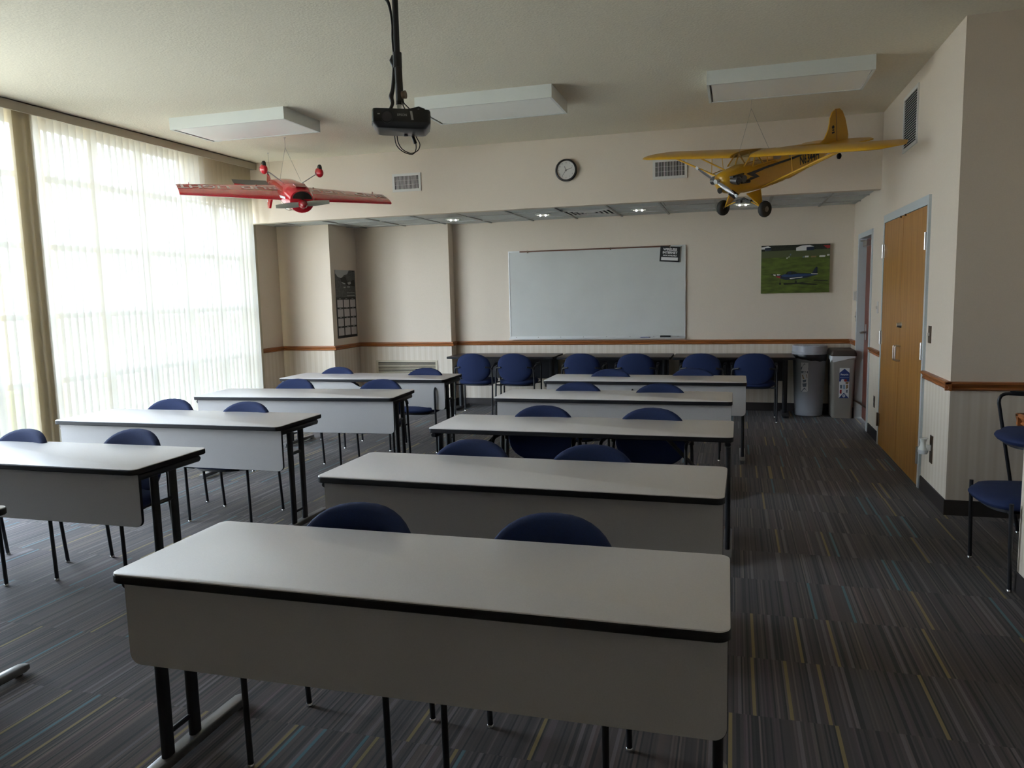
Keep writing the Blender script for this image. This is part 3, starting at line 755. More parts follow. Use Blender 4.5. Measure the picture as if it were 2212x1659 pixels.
cp(0, 0, 0, 0, 2, [(.25, .12), (.50, .09), (.60, .17), (.95, .14), (.98, .24), (.55, .22), (.30, .2)])
cp(0, 0, 0, 0, 1, [(.28, .175), (.48, .19), (.50, .21), (.38, .205)]); cp(0, 0, 0, 0, 1, [(.58, .185), (.76, .165), (.78, .20), (.66, .215)]); cp(0, 0, 0, 0, 1, [(.36, .245), (.50, .245), (.48, .265), (.42, .262)]); cp(.57, .24, .72, .255, 1)
for v in (.33, .375): cp(.55, v, .95, v+.008, 1)
for j in range(4):
    for i in range(3):
        u0 = .045+i*.32; v0 = .435+j*.138
        cp(u0, v0, u0+.27, v0+.112, 3)
        for k in range(5): cp(u0+.03, v0+.018+k*.019, u0+.24, v0+.0205+k*.019, 4)
        cp(u0+.09, v0-.017, u0+.18, v0-.009, 1)
b.build('printed_pages', ['cal_grey', 'cal_pale', 'cal_dark', 'cal_page', 'panel'], r_)
MB().box(.0052, .009, .2, .25, ch-.02, ch-.005).build('clip', 'black', r_)

# ------------------------------------------------------------------ wall clock
r_ = thing('wall_clock', (-1.765, YS, 2.873), 'round black-rimmed clock on the header wall', 'clock')
T = Euler((PI/2, 0, 0)).to_matrix().to_4x4()
MB().lathe([(.001, 0), (.118, 0), (.121, .02), (.116, .042), (.104, .045), (.100, .034), (.099, .02)], 48, T).build('rim', 'black', r_, smooth=40)
MB().lathe([(.001, .026), (.0995, .026)], 48, T).build('face', 'clockface', r_)
for k in range(12):
    a = math.radians(30*(k+1)); text_mesh('numeral', str(k+1), .020, 'clockgrey', r_, Matrix.Translation((.080*math.sin(a), -.0268, .080*math.cos(a))) @ T, ext=.0003)
def hand(L_, w_, ang, name, mt):
    a = math.radians(ang); rr = Matrix.Rotation(a, 4, 'Y')
    MB().box(-w_, w_, -.0300, -.0285, -.012, L_, rr).build(name, mt, r_)
hand(.045, .0022, -22, 'hour_hand', 'black'); hand(.072, .0020, 72, 'minute_hand', 'clockgrey'); hand(.075, .0007, 215, 'second_hand', 'sticker_grey')
MB().lathe([(.001, .036), (.004, .036), (.005, .027)], 14, T).build('hub', 'black', r_)

# ------------------------------------------------------------------ grilles
def grille(name, loc, right, w_, h_, lab, ivory='grille_white', bars='v', pitch=.015, rim=.028, n2=0):
    r_ = thing(name, loc, lab, 'vent')
    T = face_T((0, 0, 0), right, (0, 0, 1))
    b = MB(); b.box(-w_/2, w_/2, -h_/2, -h_/2+rim, 0, .010, T); b.box(-w_/2, w_/2, h_/2-rim, h_/2, 0, .010, T); b.box(-w_/2, -w_/2+rim, -h_/2+rim, h_/2-rim, 0, .010, T); b.box(w_/2-rim, w_/2, -h_/2+rim, h_/2-rim, 0, .010, T)
    b.build('frame', ivory, r_)
    b = MB(); b.box(-w_/2+rim, w_/2-rim, -h_/2+rim, h_/2-rim, .0005, .0015, T); b.build('duct_opening', 'grille_void', r_)
    b = MB(); a, c = w_/2-rim, h_/2-rim
    if bars == 'v':
        k = int(2*a/pitch)
        for i in range(1, k): x = -a+2*a*i/k; b.box(x-.0030, x+.0030, -c, c, .003, .008, T)
        for i in range(1, 3): z = -c+2*c*i/3; b.box(-a, a, z-.0010, z+.0010, .0018, .003, T)
    else:
        k = int(2*c/pitch)
        for i in range(1, k):
            z = -c+2*c*i/k; b.add([(-a, z-.004, .009), (a, z-.004, .009), (a, z+.005, .002), (-a, z+.005, .002), (-a, z-.006, .008), (a, z-.006, .008), (a, z+.003, .0015), (-a, z+.003, .0015)], [(0, 1, 2, 3), (7, 6, 5, 4), (0, 4, 5, 1), (1, 5, 6, 2), (2, 6, 7, 3), (3, 7, 4, 0)], T)
    b.build('fins', ivory, r_)
    return r_
grille('supply_grille', (-3.657, YS, 2.862), (1, 0, 0), .355, .205, 'white supply grille on the header wall between red plane and clock')
grille('supply_grille', (-.655, YS, 2.818), (1, 0, 0), .355, .205, 'white supply grille on the header wall behind the yellow wing')
grille('return_grille', (XR, 7.14, 2.895), (0, -1, 0), .54, .46, 'large louvred grille high on the right wall', bars='h', pitch=.02, rim=.03)
grille('low_wall_grille', (-4.43, YA2, .515), (1, 0, 0), .94, .27, 'cream louvred grille low on the stepped back wall', 'grille_cream', 'h', .021, .03)

# ------------------------------------------------------------------ doors
d1 = MB()
for y0, y1 in ((8.745, 8.80), (9.62, 9.675)): d1.box(XR-.012, XR+.16, y0, y1, 0, 2.08)
d1.box(XR-.012, XR+.16, 8.745, 9.675, 2.08, 2.135)
for y0, y1 in ((8.80, 8.815), (9.605, 9.62)): d1.box(XR+.115, XR+.15, y0, y1, 0, 2.08)
D1 = struct('door_1', d1, 'frame_paint')
MB().box(XR+.072, XR+.113, 8.803, 9.617, .01, 2.075).build('door_leaf', 'redwood', D1)
b = MB(); b.tube([(XR+.072, 9.48, 1.02), (XR+.015, 9.48, 1.02)], .012, 10); b.tube([(XR+.016, 9.50, 1.02), (XR+.010, 9.36, 1.02)], .012, 10); b.box(XR+.066, XR+.072, 9.44, 9.52, .93, 1.11); b.build('lever_handle', 'chrome', D1, smooth=50)
b = MB(); b.box(XR+.022, XR+.072, 9.30, 9.56, 1.99, 2.045); b.tube([(XR+.04, 9.5, 2.05), (XR+.005, 9.58, 2.055), (XR+.02, 9.61, 2.06)], .008, 8); b.build('door_closer', 'chrome', D1)
b = MB(); b.tube([(XR+.072, 9.3, .17), (XR+.03, 9.42, .20), (XR-.016, 9.60, .215)], .010, 8); b.build('door_holder', 'bronze', D1, smooth=50)

d2 = MB()
d2.box(XR-.018, XR, 6.33, 6.375, 0, 2.205); d2.box(XR-.018, XR, 8.045, 8.09, 0, 2.205); d2.box(XR-.018, XR, 6.375, 8.045, 2.135, 2.205)
D2 = struct('door_2', d2, 'frame_paint')
for y0, y1 in ((6.378, 7.205), (7.211, 8.042)): MB().box(XR-.014, XR-.001, y0, y1, .008, 2.130).build('door_leaf', 'oak_door', D2)
for y in (6.378, 8.042):
    for z in (.25, 1.05, 1.87):
        s_ = 1 if y > 7 else -1
        b = MB(); b.tube([(XR-.024, y+s_*.012, z-.065), (XR-.024, y+s_*.012, z+.065)], .0105, 10); b.box(XR-.019, XR-.014, y-s_*.04 if s_ > 0 else y, y if s_ > 0 else y+.04, z-.062, z+.062)
        b.build('hinge', 'bronze' if z < .5 and s_ > 0 else 'chrome', D2, smooth=50)
for y in (7.245, 7.165+.0):
    b = MB(); b.tube([(XR-.014, y, .905)]+arc((XR-.045, y, .905), (XR-.052, y, .905), (XR-.052, y, .915), 3)+[(XR-.052, y, 1.02)]+arc((XR-.052, y, 1.02), (XR-.052, y, 1.03), (XR-.045, y, 1.03), 3)+[(XR-.014, y, 1.03)], .0065, 8)
    b.build('pull_handle', 'chrome', D2, smooth=50)
T = Matrix.Translation((XR-.014, 7.165, 1.21)) @ Euler((0, -PI/2, 0)).to_matrix().to_4x4()
MB().lathe([(.001, .034), (.017, .034), (.020, .028), (.024, .004), (.026, 0)], 20, T).build('deadbolt', 'chrome', D2, smooth=40)
b = MB()
for y in (7.30, 7.12): b.box(XR-.026, XR-.014, y-.012, y+.012, 2.118, 2.134)
b.build('roller_catch', 'bronze', D2)

# ------------------------------------------------------------------ plates and fittings on the right wall
def plate(name, y, z, w_, h_, mt, lab, cat, extra=None):
    r_ = thing(name, (XR, y, z), lab, cat)
    MB().box(-.006, 0, -w_/2, w_/2, -h_/2, h_/2).build('cover_plate', mt, r_)
    if extra == 'toggle': MB().box(-.020, -.006, -.005, .005, -.010, .012).build('toggle', 'outlet', r_)
    if extra == 'socket':
        b = MB(); b.box(-.009, -.006, -.017, .017, .008, .036); b.box(-.009, -.006, -.017, .017, -.036, -.008); b.build('socket', 'clockgrey', r_)
    return r_
plate('light_switch', 6.215, 1.185, .075, .125, 'bronze', 'bronze light switch plate between double door and wall corner', 'light switch', 'toggle')
plate('wall_outlet', 8.385, .375, .070, .115, 'bronze', 'bronze wall outlet between the two doors, near the floor', 'outlet', 'socket')
plate('light_switch', 8.36, 1.33, .070, .115, 'outlet', 'ivory switch plate between the two doors', 'light switch', 'toggle')
plate('light_switch', 9.72, 1.19, .070, .115, 'bronze', 'small switch plate beside the far doorway', 'light switch', 'toggle')
th = plate('thermostat', 9.79, 1.43, .085, .12, 'outlet', 'ivory thermostat on the right wall near the back corner', 'thermostat')
MB().box(-.028, -.006, -.036, .036, -.05, .05).build('case', 'outlet', th)
plate('wall_outlet', 6.035, .365, .072, .20, 'bronze', 'bronze wall outlet near the corner holding a plug-in freshener', 'outlet', 'socket')
af = thing('plug_in_freshener', (XR-.009, 6.035, .375), 'white plug-in air freshener in the outlet by the wall corner', 'air freshener')
T = Matrix.Translation((-.045, .01, 0))
MB().lathe([(.001, -.045), (.026, -.045), (.033, -.03), (.032, -.005), (.022, .010), (.018, .035), (.024, .062), (.031, .066), (.028, .068), (.001, .064)], 24, T).build('body', 'white_metal', af, smooth=50)
MB().box(-.03, 0, -.012, .02, -.02, .02).build('plug', 'white_metal', af)
MB().lathe([(.001, -.046), (.028, -.046), (.0345, -.032), (.0335, -.016)], 24, T).build('scent_window', 'bag_clear', af, smooth=50)
kb = thing('wall_outlet', (-5.60, YA, .40), 'small outlet low on the left corner wall by the blinds', 'outlet')
MB().box(-.04, .04, -.008, 0, -.055, .055).build('cover_plate', 'outlet', kb); MB().box(-.017, .017, -.011, -.008, -.036, .036).build('socket', 'clockgrey', kb)

# ------------------------------------------------------------------ bins
rb = thing('trash_bin', (.89, 9.80, 0), 'round grey trash bin with black bag and white lid', 'trash bin')
b = MB(); b.lathe([(.001, .004), (.150, .004), (.158, .012), (.188, .70), (.194, .742), (.186, .742), (.178, .70), (.150, .03), (.001, .03)], 44); b.build('bin_body', 'bin_grey', rb, smooth=40)
n = 44; r0 = []; r1 = []; r2_ = []; r3 = []
for k in range(n):
    a = 2*PI*k/n; sag = .04+.05*max(0, -math.sin(a)*.6+math.cos(a-.3)*.5)+.004*math.sin(11*a)
    r0.append((.196*math.cos(a), .196*math.sin(a), .752)); r1.append((.199*math.cos(a), .199*math.sin(a), .742))
    rr = .191-.045*sag+.004; r2_.append((rr*math.cos(a), rr*math.sin(a), .742-sag)); r3.append(((rr-.006)*math.cos(a), (rr-.006)*math.sin(a), .742-sag-.001))
MB().loft([r0, r1, r2_, r3], False).build('bag', 'bag_black', rb, smooth=60)
b = MB(); b.lathe([(.201, .748), (.205, .752), (.205, .775), (.199, .782), (.198, .845), (.190, .853), (.120, .846), (.105, .835), (.02, .830), (.001, .830)], 44); b.build('lid', 'lid_grey', rb, smooth=35)
b = MB(); b.box(-.10, .10, -.02, .02, .83, .852); b.build('lid_bar', 'lid_grey', rb)
def curved_label(parent, a0, a1, z0, z1, radf, items, mats):
    b = MB(); lay = 0
    for it in items:       # polygon in u,v (v down) subdivided by u
        mi, pts = it; lay += .00018; b.cur = mi
        vs = []
        for u, v in pts:
            a = a0+(a1-a0)*u; z = z1+(z0-z1)*v; r = radf(z)+.0008+lay
            vs.append((r*math.cos(a), r*math.sin(a), z))
        b.poly(vs)
    return b.build('sticker', mats, parent)
items = []
for k in range(8):
    items.append((0, [(k/8, 0), ((k+1)/8, 0), ((k+1)/8, 1), (k/8, 1)]))
items += [(1, [(0, .17), (.5, .02), (1, .17), (1, .24), (0, .24)]), (2, [(.15, .13), (.85, .13), (.8, .19), (.2, .19)]),
          (3, [(.05, .28), (.5, .31), (.95, .28), (.95, .36), (.5, .38), (.05, .36)]), (4, [(.15, .42), (.8, .40), (.9, .52), (.3, .56)]), (3, [(.25, .60), (.75, .58), (.70, .66), (.3, .68)]), (1, [(.2, .72), (.8, .70), (.75, .82), (.3, .84)]),
          (1, [(0, 1), (.5, .85), (1, 1)])]
curved_label(rb, math.radians(236), math.radians(262), .305, .655, lambda z: .1595+(z-.012)*.0436, items, ['sticker_white', 'sticker_grey', 'sticker_white', 'sticker_grey', 'tan_print'])

bb = thing('recycling_bin', (1.243, 9.76, 0), 'slim beige recycling bin with blue Recycle sticker', 'recycling bin')
def rr3(w_, d_, z, r=.03): return [(x, y, z) for x, y in rrect(w_, d_, r, 5)]
b = MB(); b.loft([rr3(.215, .36, .004), rr3(.22, .365, .015), rr3(.262, .42, .70), rr3(.270, .43, .705), rr3(.270, .43, .735), rr3(.255, .41, .735), rr3(.25, .40, .69), rr3(.20, .34, .02)]); b.build('bin_body', 'bin_beige', bb, smooth=40)
b = MB()
r0 = []; r1 = []; r2_ = []
for i, (x, y) in enumerate(rrect(.276, .436, .03, 8)):
    s_ = .035+-.018+.055*(1 if x < -.1 and y < 0 else 0)*(.7+.3*math.sin(i))+.006*math.sin(i*2.3)
    r0.append((x, y, .739)); r1.append((x*1.012, y*1.012, .735)); r2_.append((x*(1.02+.05*(x < -.1 and y < 0)), y*1.015, .735-s_))
b.loft([r0, r1, r2_], False); b.build('bag', 'bag_clear', bb, smooth=60)
b = MB(); b.loft([rr3(.280, .440, .740), rr3(.284, .444, .748), rr3(.276, .436, .775), rr3(.25, .41, .805), rr3(.235, .39, .808)]); b.build('lid', 'bin_brown', bb, smooth=40)
b = MB(); b.lathe([(.001, .8085), (.060, .8085), (.066, .8095), (.074, .8095), (.078, .808)], 28, Matrix.Translation((.0, -.03, 0))); b.build('lid_hole', 'black', bb, smooth=40)
st = bpy.data.objects.new('sticker_tmp', None); bpy.data.objects.remove(st)
b = MB(); lay[0] = 0
def sp(pts, mi):
    lay[0] += .00012; b.cur = mi
    vs = []
    for u, v in pts:
        z = .600-v*.355; yf = -(.1825+(z-.015)*(.0275/.685))-.0015-lay[0]; vs.append(((u-.5)*.108+.012, yf, z))
    b.poly(vs)
sp([(0, 0), (1, 0), (1, 1), (0, 1)], 0)
sp([(0, .16), (.5, .02), (1, .16), (1, .45), (0, .45)], 1)
sp([(.05, .30), (.95, .30), (.95, .315), (.05, .315)], 3)
sp([(0, 1), (.5, .82), (1, 1)], 1)
sp([(.5+.15*math.cos(k*PI/6), .925+.05*math.sin(k*PI/6)) for k in range(12)], 0); sp([(.5+.06*math.cos(k*PI/4), .925+.02*math.sin(k*PI/4)) for k in range(8)], 1)
sp([(.10, .47), (.25, .36), (.55, .38), (.55, .50), (.15, .50)], 0); sp([(.62+.16*math.cos(k*PI/5), .41+.045*math.sin(k*PI/5)) for k in range(10)], 2); sp([(.62, .46), (.95, .46), (.90, .53), (.65, .53)], 4)
sp([(.08, .56), (.30, .56), (.30, .68), (.10, .68)], 5); sp([(.40, .55), (.58, .55), (.60, .70), (.42, .70)], 3); sp([(.68, .56), (.90, .55), (.90, .66), (.70, .70)], 4)
sp([(.08, .72), (.27, .72), (.27, .85), (.08, .85)], 2); sp([(.70, .72), (.88, .72), (.86, .82), (.72, .82)], 5)
b.build('sticker', ['sticker_white', 'sticker_blue', 'sticker_red', 'sticker_lblue', 'tan_print', 'sticker_grey'], bb)
T = Matrix.Translation((.012, -.2058, .600-.215*.355)) @ Euler((PI/2, 0, 0)).to_matrix().to_4x4()
text_mesh('lettering', 'Recycle', .027, 'sticker_white', bb, T, bold=.0006)

# ------------------------------------------------------------------ chairs stacked in the niche on the right
GN = None
place_chair(1.485, 4.50, -PI/2+.09, 'armless low navy chair in the niche at the right edge', GN, 'b')
hc = make_chair(True, .22, -.03, 'tall_armchair')
hc.location = (1.75, 5.03, 0); hc.rotation_euler = (0, 0, -PI/2+.02); tag(hc, 'taller navy armchair behind the armless chair in the niche, cut by the frame', 'chair')

# ------------------------------------------------------------------ projector on its ceiling pole
PXx, PYy = -1.775, 4.0
r_ = thing('projector_mount', (PXx, PYy, ZC), 'black ceiling pole and clamp carrying the projector, wrapped in cables', 'projector mount')
b = MB(); b.lathe([(.001, 0), (.075, 0), (.075, -.012), (.03, -.02), (.03, -.03)], 24); b.build('ceiling_plate', 'blackmetal', r_, smooth=40)
MB().tube([(0, 0, -.01), (.0, 0, -.62)], .0165, 14).build('pole', 'blackmetal', r_, smooth=50)
b = MB(); b.lathe([(.017, -.345), (.025, -.347), (.025, -.425), (.017, -.427)], 16); b.tube([(-.02, 0, -.36), (-.035, 0, -.385), (-.022, 0, -.415)], .012, 8); b.build('collar', 'blackmetal', r_, smooth=50)
b = MB(); b.tube([(.003, 0, -.42), (.006, 0, -.60)], .021, 12); b.build('cable_sleeve', 'cable', r_, smooth=50)
b = MB(); b.tube([(0, 0, -.62), (0, 0, -.655)], .012, 12); b.build('swivel', 'chrome', r_, smooth=50)
b = MB(); b.tube([(.03, -.02, -.575), (.05, -.02, -.575)], [.020, .022], 14); b.build('knob', 'bronze', r_, smooth=50)
b = MB(); b.lathe([(.001, -.652), (.05, -.652), (.075, -.665), (.075, -.672), (.001, -.672)], 24)
b.tube([(0, 0, -.660), (-.115, -.05, -.655), (-.135, -.055, -.672)], .0055, 8); b.tube([(0, 0, -.660), (.115, .0, -.645), (.14, .01, -.655), (.15, .02, -.672)], .0065, 8); b.tube([(0, 0, -.660), (-.05, .08, -.655), (-.06, .09, -.672)], .0055, 8)
b.build('spider_bracket', 'blackmetal', r_, smooth=50)
b = MB()
b.tube(spline([(-.10, .03, -.004), (-.075, .03, -.04), (-.045, .01, -.075), (-.028, 0, -.13), (-.022, 0, -.20), (-.024, 0, -.27), (-.020, 0, -.36), (-.022, 0, -.43), (-.033, 0, -.53), (-.045, 0, -.575), (-.035, -.01, -.615), (-.055, -.03, -.67)]), spr([.008, .009, .009, .007, .0055, .0055, .006, .009, .011, .014, .010, .006]), 8)
b.tube(spline([(.045, 0, -.004), (.06, 0, -.035), (.085, 0, -.060), (.115, 0, -.052), (.118, 0, -.02), (.118, 0, -.004)]), .004, 8)
b.tube([(.012, 0, -.56), (.03, 0, -.615), (.07, .02, -.66)], .0035, 6); b.tube([(.012, .01, -.56), (.02, .01, -.625), (.04, .03, -.67)], .0035, 6)
b.build('cable', 'cable', r_, smooth=60)

pr = thing('projector', (PXx+.018, PYy-.01, ZC-.672), 'black ceiling projector with grey stripe, facing the camera', 'projector', rot=(0, .03, .40))
pw, pd, ph = .155, .125, .098
def prr(w_, d_, z, r=.02): return [(x, y, z) for x, y in rrect(w_*2, d_*2, r, 4)]
b = MB(); b.loft([prr(pw*.80, pd*.80, -ph), prr(pw*.86, pd*.86, -ph+.004), prr(pw, pd, -ph+.03), prr(pw, pd, -.010), prr(pw*.97, pd*.96, 0)]); b.build('body', 'projector', pr, smooth=30)
T = Matrix.Translation((-.075, -pd, -.043)) @ Euler((PI/2, 0, 0)).to_matrix().to_4x4()
MB().lathe([(.034, -.01), (.034, .004), (.028, .006), (.026, -.004)], 28, T).build('lens_ring', 'blackmetal', pr, smooth=40)
MB().lathe([(.001, .0025), (.012, .002), (.026, .0)], 28, T).build('lens', 'prop_dark', pr, smooth=60)
T = Matrix.Translation((.005, -pd-.0012, -.034)) @ Euler((PI/2, 0, 0)).to_matrix().to_4x4()
text_mesh('lettering', 'EPSON', .017, 'silver', pr, T, bold=.0004)
b = MB(); b.add([(.046, -pd-.0015, -.012), (.058, -pd-.0015, -.012), (.066, -pd-.0015, -.058), (.054, -pd-.0015, -.058), (.046, -pd+.002, -.012), (.058, -pd+.002, -.012), (.066, -pd+.002, -.058), (.054, -pd+.002, -.058)], [(0, 1, 2, 3), (0, 4, 5, 1), (1, 5, 6, 2), (2, 6, 7, 3), (3, 7, 4, 0)]); b.build('stripe', 'silver', pr)
MB().box(-.125, -.112, -pd-.0015, -pd, -.034, -.028).build('badge', 'silver', pr)
MB().box(-pw-.0015, -pw, -.09, -.05, -.085, -.02).build('side_panel', 'sticker_white', pr)
b = MB()
for k in range(8): b.box(pw, pw+.0015, -.08+k*.02, -.068+k*.02, -.062, -.022)
b.build('vent', 'blackmetal', pr)
b = MB(); b.lathe([(.001, -ph-.008), (.012, -ph-.008), (.012, -ph)], 14, Matrix.Translation((.02, .06, 0))); b.build('foot', 'blackmetal', pr, smooth=40)
b = MB(); b.tube(spline([(-.03, .115, -.075), (-.025, .13, -.125), (.0, .13, -.165), (.045, .13, -.185), (.085, .13, -.170), (.098, .13, -.135), (.080, .125, -.10), (.07, .11, -.08)]), .0028, 8)
b.tube(spline([(-.045, .115, -.075), (-.035, .135, -.14), (.005, .135, -.178), (.055, .135, -.190), (.075, .13, -.165), (.075, .125, -.13), (.066, .12, -.105), (.06, .11, -.085)]), .0028, 8)
b.tube([(.055, .115, -.090), (.067, .125, -.115), (.073, .128, -.132)], .0095, 8); b.build('cable', 'cable', pr, smooth=60)

# ------------------------------------------------------------------ model aircraft
def airfoil_wing(b, span0, span1, le0, te0, le1, te1, z0, z1, thick, n=12, seg=8, tipround=0.0):
    rings = []
    for i in range(seg+1):
        t = i/seg; x = span0+(span1-span0)*t; le = le0+(le1-le0)*t; te = te0+(te1-te0)*t; z = z0+(z1-z0)*t; th = thick
        if tipround:
            d = max(0, (t-(1-tipround))/tipround); k = math.sqrt(max(0.0, 1-d*d)); k = max(k, .12)
            mid = le+(te-le)*.45; le = mid-(mid-le)*k; te = mid+(te-mid)*k; th = thick*max(k, .3)
        c = te-le; rg = []
        for j in range(n+1):
            u = .5*(1-math.cos(PI*j/n)); yt = 5*th*(.2969*math.sqrt(u)-.126*u-.3516*u*u+.2843*u**3-.1015*u**4); rg.append((x, le+c*u, z+yt*c*1.25+c*.01))
        for j in range(n-1, 0, -1):
            u = .5*(1-math.cos(PI*j/n)); yt = 5*th*(.2969*math.sqrt(u)-.126*u-.3516*u*u+.2843*u**3-.1015*u**4); rg.append((x, le+c*u, z-yt*c*.65+c*.01))
        rings.append(rg)
    b.loft(rings, True)
def scaled(b, S):
    b.v = [p*S for p in b.v]; return b
def pose(o, loc, yaw, pit, rol):
    o.location = loc; o.rotation_mode = 'YXZ'; o.rotation_euler = (pit, rol, yaw)

# ---- yellow high-wing model
S = .262
yp = thing('model_airplane', (0, 0, 0), 'yellow high-wing model plane N6344H hanging nose down by the right wall', 'model airplane')
pose(yp, (.1879, 7.3057, 2.6014), -.7743, .2645, .132)
def frame(y, hw, zb, zt, sq=3.2, n=24):
    cz, h = (zb+zt)/2, (zt-zb)/2; out = []
    for i in range(n):
        t = 2*PI*i/n; c, s_ = math.cos(t), math.sin(t)
        out.append((hw*math.copysign(abs(c)**(2/sq), c), y, cz+h*math.copysign(abs(s_)**(2/sq), s_)))
    return out
b = MB(); b.loft([frame(-1.80, .14, -.20, .14, 2), frame(-1.74, .27, -.34, .22, 2.2), frame(-1.5, .36, -.48, .27, 2.4), frame(-1.1, .39, -.56, .31, 2.8), frame(-.85, .40, -.60, .34, 3), frame(-.5, .40, -.62, .30, 4), frame(0, .40, -.63, .22, 6), frame(.9, .39, -.60, .22, 6), frame(1.3, .36, -.53, .26, 5)], True)
scaled(b, S).build('fuselage', 'yellow', yp, smooth=45)
b = MB(); b.loft([frame(.55, .385, .16, .50, 7), frame(1.2, .37, -.54, .49, 6), frame(1.3, .36, -.60, .48, 5), frame(2.2, .26, -.50, .40, 4.5), frame(3.2, .16, -.30, .26, 4), frame(4.1, .06, -.06, .13, 4), frame(4.6, .02, .0, .08, 4)], True)
scaled(b, S).build('rear_fuselage', 'yellow', yp, smooth=35)
for s_ in (-1, 1):
    b = MB(); airfoil_wing(b, s_*.42, s_*5.35, -.78, .82, -.78, .82, .54, .60, .11, seg=14, tipround=.16)
    scaled(b, S).build('wing', 'yellow', yp, smooth=50)
b = MB(); airfoil_wing(b, -.42, .42, -.70, .82, -.70, .82, .54, .54, .10, seg=2); scaled(b, S).build('wing_centre', 'plastic_glass', yp, smooth=50)
b = MB()    # windshield
b.add([(-.33, -1.0, .30), (.33, -1.0, .30), (.40, -.62, .24), (-.40, -.62, .24), (-.34, -.62, .60), (.34, -.62, .60)], [(0, 1, 5, 4), (0, 4, 3), (1, 2, 5)])
b.add([(.395, -.62, .22), (.395, .55, .22), (.36, .55, .57), (.35, -.62, .60)], [(0, 1, 2, 3)]); b.add([(-.395, -.62, .22), (-.395, .55, .22), (-.36, .55, .57), (-.35, -.62, .60)], [(3, 2, 1, 0)])
scaled(b, S).build('windshield', 'plastic_glass', yp)
b = MB()
for s_ in (-1, 1):
    b.tube([(s_*.36, -.98, .30), (s_*.36, -.60, .60)], .022, 6); b.tube([(s_*.39, -.62, .22), (s_*.36, -.40, .60)], .026, 6); b.tube([(s_*.39, -.10, .22), (s_*.36, -.40, .60)], .026, 6); b.tube([(s_*.39, .10, .22), (s_*.37, .10, .60)], .02, 6); b.tube([(s_*.39, -.62, .22), (s_*.39, .55, .22)], .02, 6)
scaled(b, S).build('cabin_frame', 'yellow', yp, smooth=50)
for s_ in (-1, 1):      # D-shaped rear side windows
    for (yc, w_, h0, h1) in ((.60, .42, .20, .54), (1.35, .34, .16, .48)):
        pts = [(s_*(.392-.055*max(0, yc-1.0)), yc-w_/2, h0), ]
        poly = [(yc-w_/2, h0), (yc+w_*.15, h0)]+[(yc+w_*.15+w_*.35*math.sin(PI*k/8), (h0+h1)/2-(h1-h0)/2*math.cos(PI*k/8)) for k in range(1, 8)]+[(yc+w_*.15, h1), (yc-w_/2, h1)]
        b = MB(); b.poly([(s_*(.392-.06*max(0, y-1.0)+.006), y, z) for y, z in poly]); scaled(b, S).build('side_window', mat('pale_window', (.42, .36, .24), .2) if s_ > 0 else 'plastic_glass', yp)
b = MB()    # fin and rudder, rounded outline
fin = [(3.25, .22), (3.55, .35), (3.75, .60), (3.85, .85), (3.88, 1.00), (4.02, 1.18), (4.22, 1.26), (4.42, 1.24), (4.58, 1.12), (4.72, .85), (4.80, .55), (4.86, .25), (4.80, -.02), (4.55, -.06), (4.2, .0)]
b.loft([[(-.02, y, z) for y, z in fin], [(.02, y, z) for y, z in fin]])
scaled(b, S).build('tail_fin', 'yellow', yp)
b = MB(); b.box(-.026, .026, 4.20, 4.215, .10, 1.24); scaled(b, S).build('rudder_hinge', 'engine', yp)
b = MB(); b.box(.0205, .0235, 3.95, 4.09, .44, .50); b.box(.0205, .0235, 3.97, 4.07, .53, .58); scaled(b, S).build('tail_emblem', 'black', yp)
b = MB(); b.loft([[((.022+.0005)*1, 4.02+.07*math.cos(2*PI*k/10), .66+.06*math.sin(2*PI*k/10)) for k in range(10)], [(.025, 4.02+.07*math.cos(2*PI*k/10), .66+.06*math.sin(2*PI*k/10)) for k in range(10)]]); scaled(b, S).build('tail_emblem', 'black', yp)
for s_ in (-1, 1):
    b = MB(); P_ = [(0, 3.35), (.55, 3.45), (1.15, 3.75), (1.40, 4.10), (1.38, 4.35), (1.1, 4.60), (.4, 4.72), (0.05, 4.60)]
    b.loft([[(s_*x, y, .10) for x, y in P_], [(s_*x, y, .14) for x, y in P_]]); scaled(b, S).build('tailplane', 'yellow', yp)
# lightning stripe on both sides
def side_x(y):      # fuselage half width near the stripe
    ks = [(-1.8, .2), (-1.5, .36), (-1.1, .395), (-.5, .405), (.9, .395), (1.3, .372), (2.2, .27), (3.2, .17), (4.1, .07)]
    for (a, wa), (c, wc) in zip(ks, ks[1:]):
        if a <= y <= c: return wa+(wc-wa)*(y-a)/(c-a)
    return .07
for s_ in (-1, 1):
    b = MB()
    segs = [[(-1.35, -.19), (-.75, -.12), (-.70, -.20)], [(-.95, .04), (-.60, .02), (-.33, -.17), (-.78, -.20), (-.80, -.10), (-.62, -.12)]]
    segs.append([(-.95, .05), (.0, .10), (.0, .03), (-.62, -.03)])
    for (ya_, za, yb_, zb) in ((0, .065, 1.3, .085), (1.3, .085, 1.95, .10)): segs.append([(ya_, za+.04), (yb_, zb+.035), (yb_, zb-.03), (ya_, za-.04)])
    segs.append([(3.35, .10), (3.9, .09), (3.9, .07), (3.35, .075)])
    for q in segs: b.poly([(s_*(side_x(y)+.008), y, z) for y, z in q])
    scaled(b, S).build('lightning_stripe', 'black', yp)
tx = text_mesh('registration_lettering', 'N6344H', .43*S, 'black', yp, Matrix.Translation((0, 2.40*S, -.10*S)) @ face_T((0, 0, 0), (0, 1, 0), (0, 0, 1)), sx=.80, bold=.003, ext=0)
bm = bmesh.new(); bm.from_mesh(tx.data); bmesh.ops.triangulate(bm, faces=bm.faces); bmesh.ops.subdivide_edges(bm, edges=[e_ for e_ in bm.edges if e_.calc_length() > .02], cuts=3); bm.to_mesh(tx.data); bm.free()
